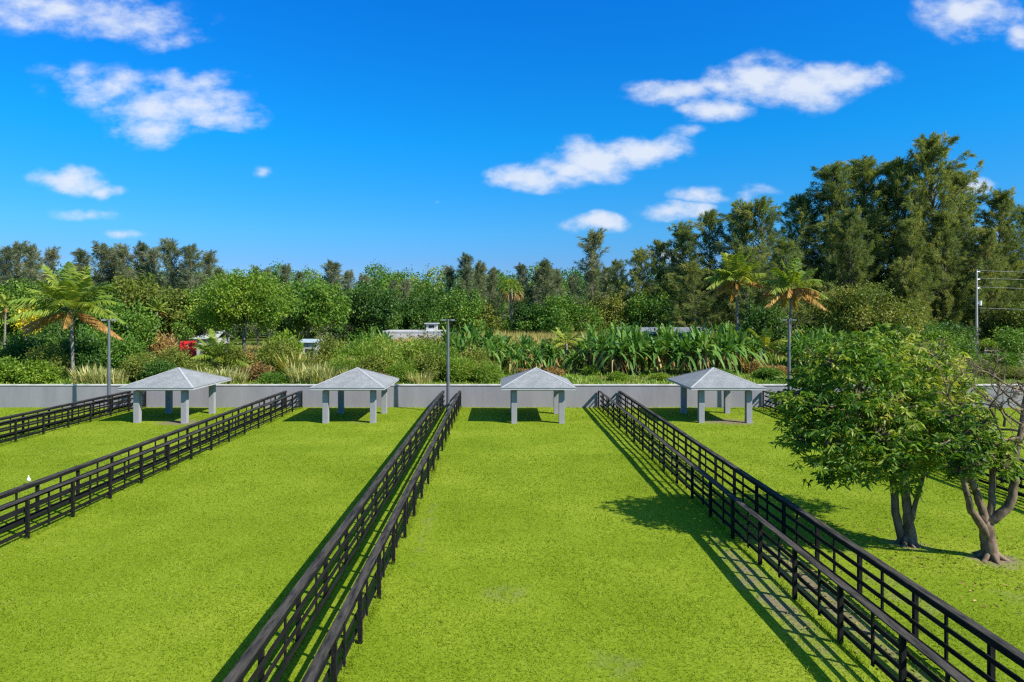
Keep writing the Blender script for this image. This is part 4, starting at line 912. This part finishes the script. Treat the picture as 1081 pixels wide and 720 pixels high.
def flat_building():
    t = empty('white_building'); w, dp, h = 9.0, 6, 3.95
    obj('wall', bm_mesh('wall', lambda bm: box(bm, -w / 2, w / 2, -dp / 2, dp / 2, -.2, h - .25), 'white_wall'), t)
    obj('parapet', bm_mesh('parapet', lambda bm: box(bm, -w / 2 - .06, w / 2 + .06, -dp / 2 - .06, dp / 2 + .06, h - .25, h), 'white_wall', .02), t)
    for x in (-3, 0, 3): obj('window', bm_mesh('window', lambda bm: box(bm, x - .6, x + .6, -dp / 2 - .02, -dp / 2 + .05, 1.0, 2.1), 'dark_opening'), t)
    r = obj('rooftop_hut', bm_mesh('rooftop_hut', lambda bm: box(bm, 1.4, 2.9, -1.6, 0, h, h + .95), 'white_wall'), t)
    obj('hut_roof', bm_mesh('hut_roof', lambda bm: box(bm, 1.15, 3.15, -1.9, .25, h + .95, h + 1.08), 'pale_roof'), r)
    obj('vent', bm_mesh('vent', lambda bm: box(bm, 1.75, 2.5, -1.63, -1.58, h + .35, h + .75), 'dark_opening'), r)
    return t
put(flat_building(), 441, 98, 'low white flat roofed building with small rooftop hut left of middle lamp post', 'building')

# ------------------------------------------------------------------ vehicle and low roofs half hidden in the scrub
def make_truck():
    t = empty('parked_truck')
    obj('cargo_box', bm_mesh('cargo_box', lambda bm: box(bm, -.95, .95, -2.4, 1.3, .75, 2.85), 'red_paint', .04), t)
    obj('cab', bm_mesh('cab', lambda bm: box(bm, -.95, .95, 1.4, 2.9, .5, 2.2), 'red_paint', .12), t)
    obj('windscreen', bm_mesh('windscreen', lambda bm: box(bm, -.8, .8, 2.88, 2.92, 1.35, 2.0), 'dark_opening'), t)
    obj('chassis', bm_mesh('chassis', lambda bm: box(bm, -.5, .5, -2.4, 2.6, .48, .74), 'rubber'), t)
    for y in (-1.5, 2.1):
        for q in (-1, 1):
            w = obj('wheel', bm_mesh('wheel', lambda bm: cyl(bm, (q * .86, y, .42), .42, .42, .26, 'x', 18), 'rubber'), t)
            obj('rim', bm_mesh('rim', lambda bm: cyl(bm, (q * 1.0, y, .42), .24, .24, .02, 'x', 14), 'rim'), w)
    return t
put(make_truck(), 199, 87, 'red truck half hidden by shrubs in front of the pale roofed shed', 'truck', rz=.42)
put(gable_shed('storage_shed', 1.7, 2.2, 2.8, .3, 'white_wall', 'blue_paint', (0,)), 329, 86, 'small pale blue roofed shed below the tree with pale forked trunk', 'shed')
put(gable_shed('storage_shed', 1.3, 2, 3.1, .3, 'white_wall', 'silver_paint', (0,)), 301, 86, 'small silver roofed shed left of the pale forked trunk', 'shed')

def bag(bm):
    bmesh.ops.create_icosphere(bm, subdivisions=3, radius=.3)
    for v in bm.verts:
        c = v.co; k = 1 + .16 * math.sin(c.x * 14 + 1) * math.sin(c.y * 11) + .12 * math.sin(c.z * 17 + c.x * 9)
        v.co = Vector((c.x * k, c.y * k * .8, max(-.18, c.z * k * .95)))
        if v.co.z > .2: v.co.x *= .5; v.co.y *= .5; v.co.z += .06
put(obj('plastic_bag', bm_mesh('plastic_bag', bag, 'turquoise', smooth=True)), 138, 66, 'turquoise plastic bag lying among pale grass behind the wall', 'bag', z=1.15)

# ------------------------------------------------------------------ utility pole, wires, rail fence by the track
def make_util():
    t = empty('utility_pole')
    obj('pole', bm_mesh('pole', lambda bm: cyl(bm, (0, 0, 6.3), .20, .13, 13.0, n=10), 'util_pole'), t)
    for z in (12.5, 11.4, 10.1):
        b = obj('bracket', bm_mesh('bracket', lambda bm: cyl(bm, (.22, 0, z), .03, .03, .45, 'x', 6), 'rim'), t)
        obj('insulator', bm_mesh('insulator', lambda bm: [cyl(bm, (.45, 0, z + dz), .07, .05, .07, n=8) for dz in (-.08, 0, .08)], 'lens'), b)
    obj('transformer', bm_mesh('transformer', lambda bm: (cyl(bm, (.52, 0, 7.9), .22, .22, .7, n=12), box(bm, .12, .34, -.05, .05, 7.8, 8.0)), 'lens'), t)
    return t
put(make_util(), 1031, 100, 'pale concrete utility pole in front of the tall casuarinas', 'utility pole')
ux = X_at(1031, 100)
for z, lab in ((12.68, 'topmost wire running right from the utility pole'), (11.58, 'second wire from top at the utility pole'), (10.28, 'third wire from top at the utility pole'), (7.2, 'lowest wire running right from the utility pole')):
    pts = [(x, 100 + (x - ux) * .05, GZ + z - 1.0 * (1 - ((x - ux - 40) / 40) ** 2) * .7) for x in np.linspace(ux + .3, ux + 80, 24)]
    tag(obj('power_line', tubes('power_line', [(pts, [.017] * 24)], 'cable', 5)), lab, 'wire', 'wires on the utility pole')
def make_rail():
    t = empty('rail_fence')
    for k in range(7): obj('post', bm_mesh('post', lambda bm: cyl(bm, (k * 2.6, 0, .6), .09, .08, 1.5, n=8), 'wood'), t)
    for z in (.55, 1.05): obj('rail', bm_mesh('rail', lambda bm: box(bm, -.2, 15.8, -.13, -.09, z - .07, z + .07), 'wood'), t)
    return t
put(make_rail(), 1040, 98, 'weathered wooden rail fence beside the sandy track', 'fence')

# ------------------------------------------------------------------ white bird on the left lawn
bx, by = X_at(30.5, 29.7), 29.7
bird = tag(empty('white_bird', (bx, by, 0), -1.25), 'small white wading bird standing on the lawn beyond the left fence', 'bird')
bp = smooth_path([(-.10, 0, .11), (-.06, 0, .15), (.0, 0, .20), (.045, 0, .255), (.055, 0, .30), (.04, 0, .345), (.055, 0, .385), (.09, 0, .395)], 22)
br_ = np.interp(np.linspace(0, 1, 22), [0, .12, .3, .45, .58, .75, .88, .96, 1], [.012, .045, .078, .072, .04, .024, .03, .028, .014])
obj('body', tubes('body', [(bp, br_)], 'feather', 12), bird)
obj('bill', tubes('bill', [([(.09, 0, .394), (.125, 0, .388), (.16, 0, .38)], [.012, .008, .002])], 'beak', 6), bird)
for s in (-1, 1): obj('leg', tubes('leg', [([(.0, s * .03, .16), (.012, s * .03, .09), (.0, s * .03, .01), (.045, s * .035, .0)], [.008, .006, .006, .004])], 'bird_leg', 6), bird)

# ------------------------------------------------------------------ sky, sun
SUN = Vector((0.93, -0.60, 1.0)).normalized()
el = math.asin(SUN.z); az = math.atan2(SUN.x, SUN.y)
w = bpy.data.worlds.new('World'); sc.world = w; w.use_nodes = True
nt = w.node_tree; nt.nodes.clear()
wo = nt.nodes.new('ShaderNodeOutputWorld'); bg = nt.nodes.new('ShaderNodeBackground')
sky = nt.nodes.new('ShaderNodeTexSky'); sky.sky_type = 'NISHITA'; sky.sun_disc = False
sky.sun_elevation = el; sky.sun_rotation = az; sky.altitude = 0; sky.air_density = 1.0; sky.dust_density = 0.25; sky.ozone_density = 2.2
SKY_STRENGTH = 0.10
hs = N(nt, 'ShaderNodeHueSaturation'); hs.inputs['Saturation'].default_value = 1.32; hs.inputs['Value'].default_value = 1.0
nt.links.new(sky.outputs[0], hs.inputs['Color'])
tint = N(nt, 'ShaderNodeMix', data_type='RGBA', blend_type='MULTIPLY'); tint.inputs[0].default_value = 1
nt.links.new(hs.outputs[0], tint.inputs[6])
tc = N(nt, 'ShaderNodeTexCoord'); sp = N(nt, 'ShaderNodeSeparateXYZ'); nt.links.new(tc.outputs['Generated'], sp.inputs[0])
G0 = 0.80                                      # tint scale; deeper, more saturated blue with height within the visible sky
tcol = ramp(nt, sp.outputs['Z'], [(z, tuple(G0 * k * b for k, b in zip(c, (.62, .98, 1.18)))) for z, c in ((0, (.55, .50, .78)), (.07, (.47, .53, .80)), (.115, (.40, .69, .88)), (.24, (.12, .93, 1.12)), (.42, (.10, .93, 1.3)), (.62, (2.8, 1.6, 1.05)), (.9, (3.2, 1.7, 1.0)))])  # highest stops: warm bright overhead glow, added out of view to neutralise blue shadows
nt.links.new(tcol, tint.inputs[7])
ym = N(nt, 'ShaderNodeMath', operation='MAXIMUM'); nt.links.new(sp.outputs['Y'], ym.inputs[0]); ym.inputs[1].default_value = .02
u_ = N(nt, 'ShaderNodeMath', operation='DIVIDE'); nt.links.new(sp.outputs['X'], u_.inputs[0]); nt.links.new(ym.outputs[0], u_.inputs[1])
v_ = N(nt, 'ShaderNodeMath', operation='DIVIDE'); nt.links.new(sp.outputs['Z'], v_.inputs[0]); nt.links.new(ym.outputs[0], v_.inputs[1])
cb = N(nt, 'ShaderNodeCombineXYZ'); nt.links.new(u_.outputs[0], cb.inputs[0]); nt.links.new(v_.outputs[0], cb.inputs[1])
wn = N(nt, 'ShaderNodeTexNoise'); wn.inputs['Scale'].default_value = 9; wn.inputs['Detail'].default_value = 5; nt.links.new(cb.outputs[0], wn.inputs['Vector'])
ws = N(nt, 'ShaderNodeVectorMath', operation='SUBTRACT'); nt.links.new(wn.outputs['Color'], ws.inputs[0]); ws.inputs[1].default_value = (.5, .5, .5)
wm = N(nt, 'ShaderNodeVectorMath', operation='MULTIPLY'); nt.links.new(ws.outputs[0], wm.inputs[0]); wm.inputs[1].default_value = (.09, .045, 0)
wa = N(nt, 'ShaderNodeVectorMath', operation='ADD'); nt.links.new(cb.outputs[0], wa.inputs[0]); nt.links.new(wm.outputs[0], wa.inputs[1])
CL = [(60, 8, 110, 24, .6), (120, 20, 85, 17, .68), (182, 40, 36, 11, .6), (20, 5, 60, 26, .5),
      (118, 90, 65, 22, .55), (180, 112, 75, 20, .82), (160, 136, 46, 17, .72), (232, 122, 42, 14, .8), (205, 84, 42, 12, .6), (75, 75, 40, 12, .35),
      (80, 190, 38, 13, 1), (112, 198, 24, 8, .7), (92, 224, 40, 7, .42), (130, 245, 22, 5, .36), (278, 180, 10, 8, .3),
      (565, 187, 44, 13, .95), (625, 168, 46, 22, 1.0), (682, 157, 42, 16, .9), (598, 178, 40, 14, .9),
      (715, 98, 46, 13, .75), (752, 118, 40, 13, .8), (800, 84, 55, 22, 1.0), (855, 92, 55, 22, 1.0), (900, 84, 38, 15, .85), (760, 88, 30, 12, .8),
      (627, 237, 30, 11, 1), (715, 224, 34, 9, .9), (745, 207, 26, 8, .65), (795, 205, 26, 7, .5), (1020, 14, 52, 26, .85), (1075, 40, 22, 14, .55), (1018, 194, 26, 10, .9), (720, 140, 22, 8, .4), (700, 268, 20, 7, .5), (455, 214, 5, 3, .36)]
acc = None
for (px, py, rx, ry, s) in CL:
    a = N(nt, 'ShaderNodeVectorMath', operation='SUBTRACT'); nt.links.new(wa.outputs[0], a.inputs[0]); a.inputs[1].default_value = ((px - VX) / F, (VY - py) / F, 0)
    b = N(nt, 'ShaderNodeVectorMath', operation='MULTIPLY'); nt.links.new(a.outputs[0], b.inputs[0]); b.inputs[1].default_value = (F / rx / 1.12, F / ry / 1.12, 0)
    l = N(nt, 'ShaderNodeVectorMath', operation='LENGTH'); nt.links.new(b.outputs[0], l.inputs[0])
    q = N(nt, 'ShaderNodeMapRange'); q.inputs['From Min'].default_value = 1.25; q.inputs['From Max'].default_value = .1; q.inputs['To Min'].default_value = 0; q.inputs['To Max'].default_value = s
    nt.links.new(l.outputs['Value'], q.inputs['Value'])
    if acc is None: acc = q.outputs[0]
    else:
        mx = N(nt, 'ShaderNodeMath', operation='MAXIMUM'); nt.links.new(acc, mx.inputs[0]); nt.links.new(q.outputs[0], mx.inputs[1]); acc = mx.outputs[0]
fn = N(nt, 'ShaderNodeTexNoise'); fn.inputs['Scale'].default_value = 19; fn.inputs['Detail'].default_value = 9; fn.inputs['Roughness'].default_value = .58
mpn = N(nt, 'ShaderNodeMapping'); mpn.inputs['Scale'].default_value = (1, 1.7, 1); nt.links.new(cb.outputs[0], mpn.inputs['Vector']); nt.links.new(mpn.outputs[0], fn.inputs['Vector'])
fm = N(nt, 'ShaderNodeMath', operation='MULTIPLY_ADD'); nt.links.new(fn.outputs['Fac'], fm.inputs[0]); fm.inputs[1].default_value = 1.75; fm.inputs[2].default_value = -.76
fa = N(nt, 'ShaderNodeMath', operation='MULTIPLY_ADD'); nt.links.new(acc, fa.inputs[0]); fa.inputs[1].default_value = 1.0; nt.links.new(fm.outputs[0], fa.inputs[2])
# no cloud at all where no cloud stands
gate = N(nt, 'ShaderNodeMapRange'); gate.inputs['From Min'].default_value = 0.02; gate.inputs['From Max'].default_value = .25; nt.links.new(acc, gate.inputs['Value'])
den = N(nt, 'ShaderNodeMapRange'); den.interpolation_type = 'SMOOTHSTEP'; den.inputs['From Min'].default_value = .10; den.inputs['From Max'].default_value = 1.05; nt.links.new(fa.outputs[0], den.inputs['Value'])
dg = N(nt, 'ShaderNodeMath', operation='MULTIPLY'); nt.links.new(den.outputs[0], dg.inputs[0]); nt.links.new(gate.outputs[0], dg.inputs[1])
dg2 = N(nt, 'ShaderNodeMath', operation='MULTIPLY'); nt.links.new(dg.outputs[0], dg2.inputs[0]); dg2.inputs[1].default_value = .92
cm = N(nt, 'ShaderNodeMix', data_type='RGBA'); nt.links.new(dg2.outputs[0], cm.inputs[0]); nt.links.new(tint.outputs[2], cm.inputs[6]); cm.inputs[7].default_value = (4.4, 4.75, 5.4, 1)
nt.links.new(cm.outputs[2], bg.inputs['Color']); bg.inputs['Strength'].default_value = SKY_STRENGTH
nt.links.new(bg.outputs[0], wo.inputs['Surface'])

sl = bpy.data.lights.new('sun', 'SUN'); sl.energy = 4.2; sl.angle = R(0.5); sl.color = (1.0, 0.95, 0.86)
so = bpy.data.objects.new('sun', sl); COL.objects.link(so); so.rotation_euler = SUN.to_track_quat('Z', 'Y').to_euler(); so.location = (30, -20, 40)

# ------------------------------------------------------------------ camera and output
cd = bpy.data.cameras.new('camera'); cam = bpy.data.objects.new('camera', cd); COL.objects.link(cam)
cam.location = (0, 0, CAMZ); cam.rotation_euler = (R(90), 0, 0)
cd.sensor_width = 36; cd.lens = 36 * F / 1081; cd.shift_x = 11.5 / 1081; cd.shift_y = -30 / 1081; cd.clip_start = .1; cd.clip_end = 9000
sc.camera = cam
sc.view_settings.view_transform = 'Standard'; sc.view_settings.look = 'None'; sc.view_settings.gamma = 1; sc.view_settings.exposure = 0.85
try: sc.view_settings.use_curve_mapping = False
except Exception: pass
sc.render.engine = 'CYCLES'
sc.cycles.max_bounces = 6; sc.cycles.diffuse_bounces = 3; sc.cycles.glossy_bounces = 2; sc.cycles.transmission_bounces = 4
sc.cycles.use_denoising = False; sc.cycles.filter_width = 1.3
sc.render.resolution_x = 1024; sc.render.resolution_y = 682
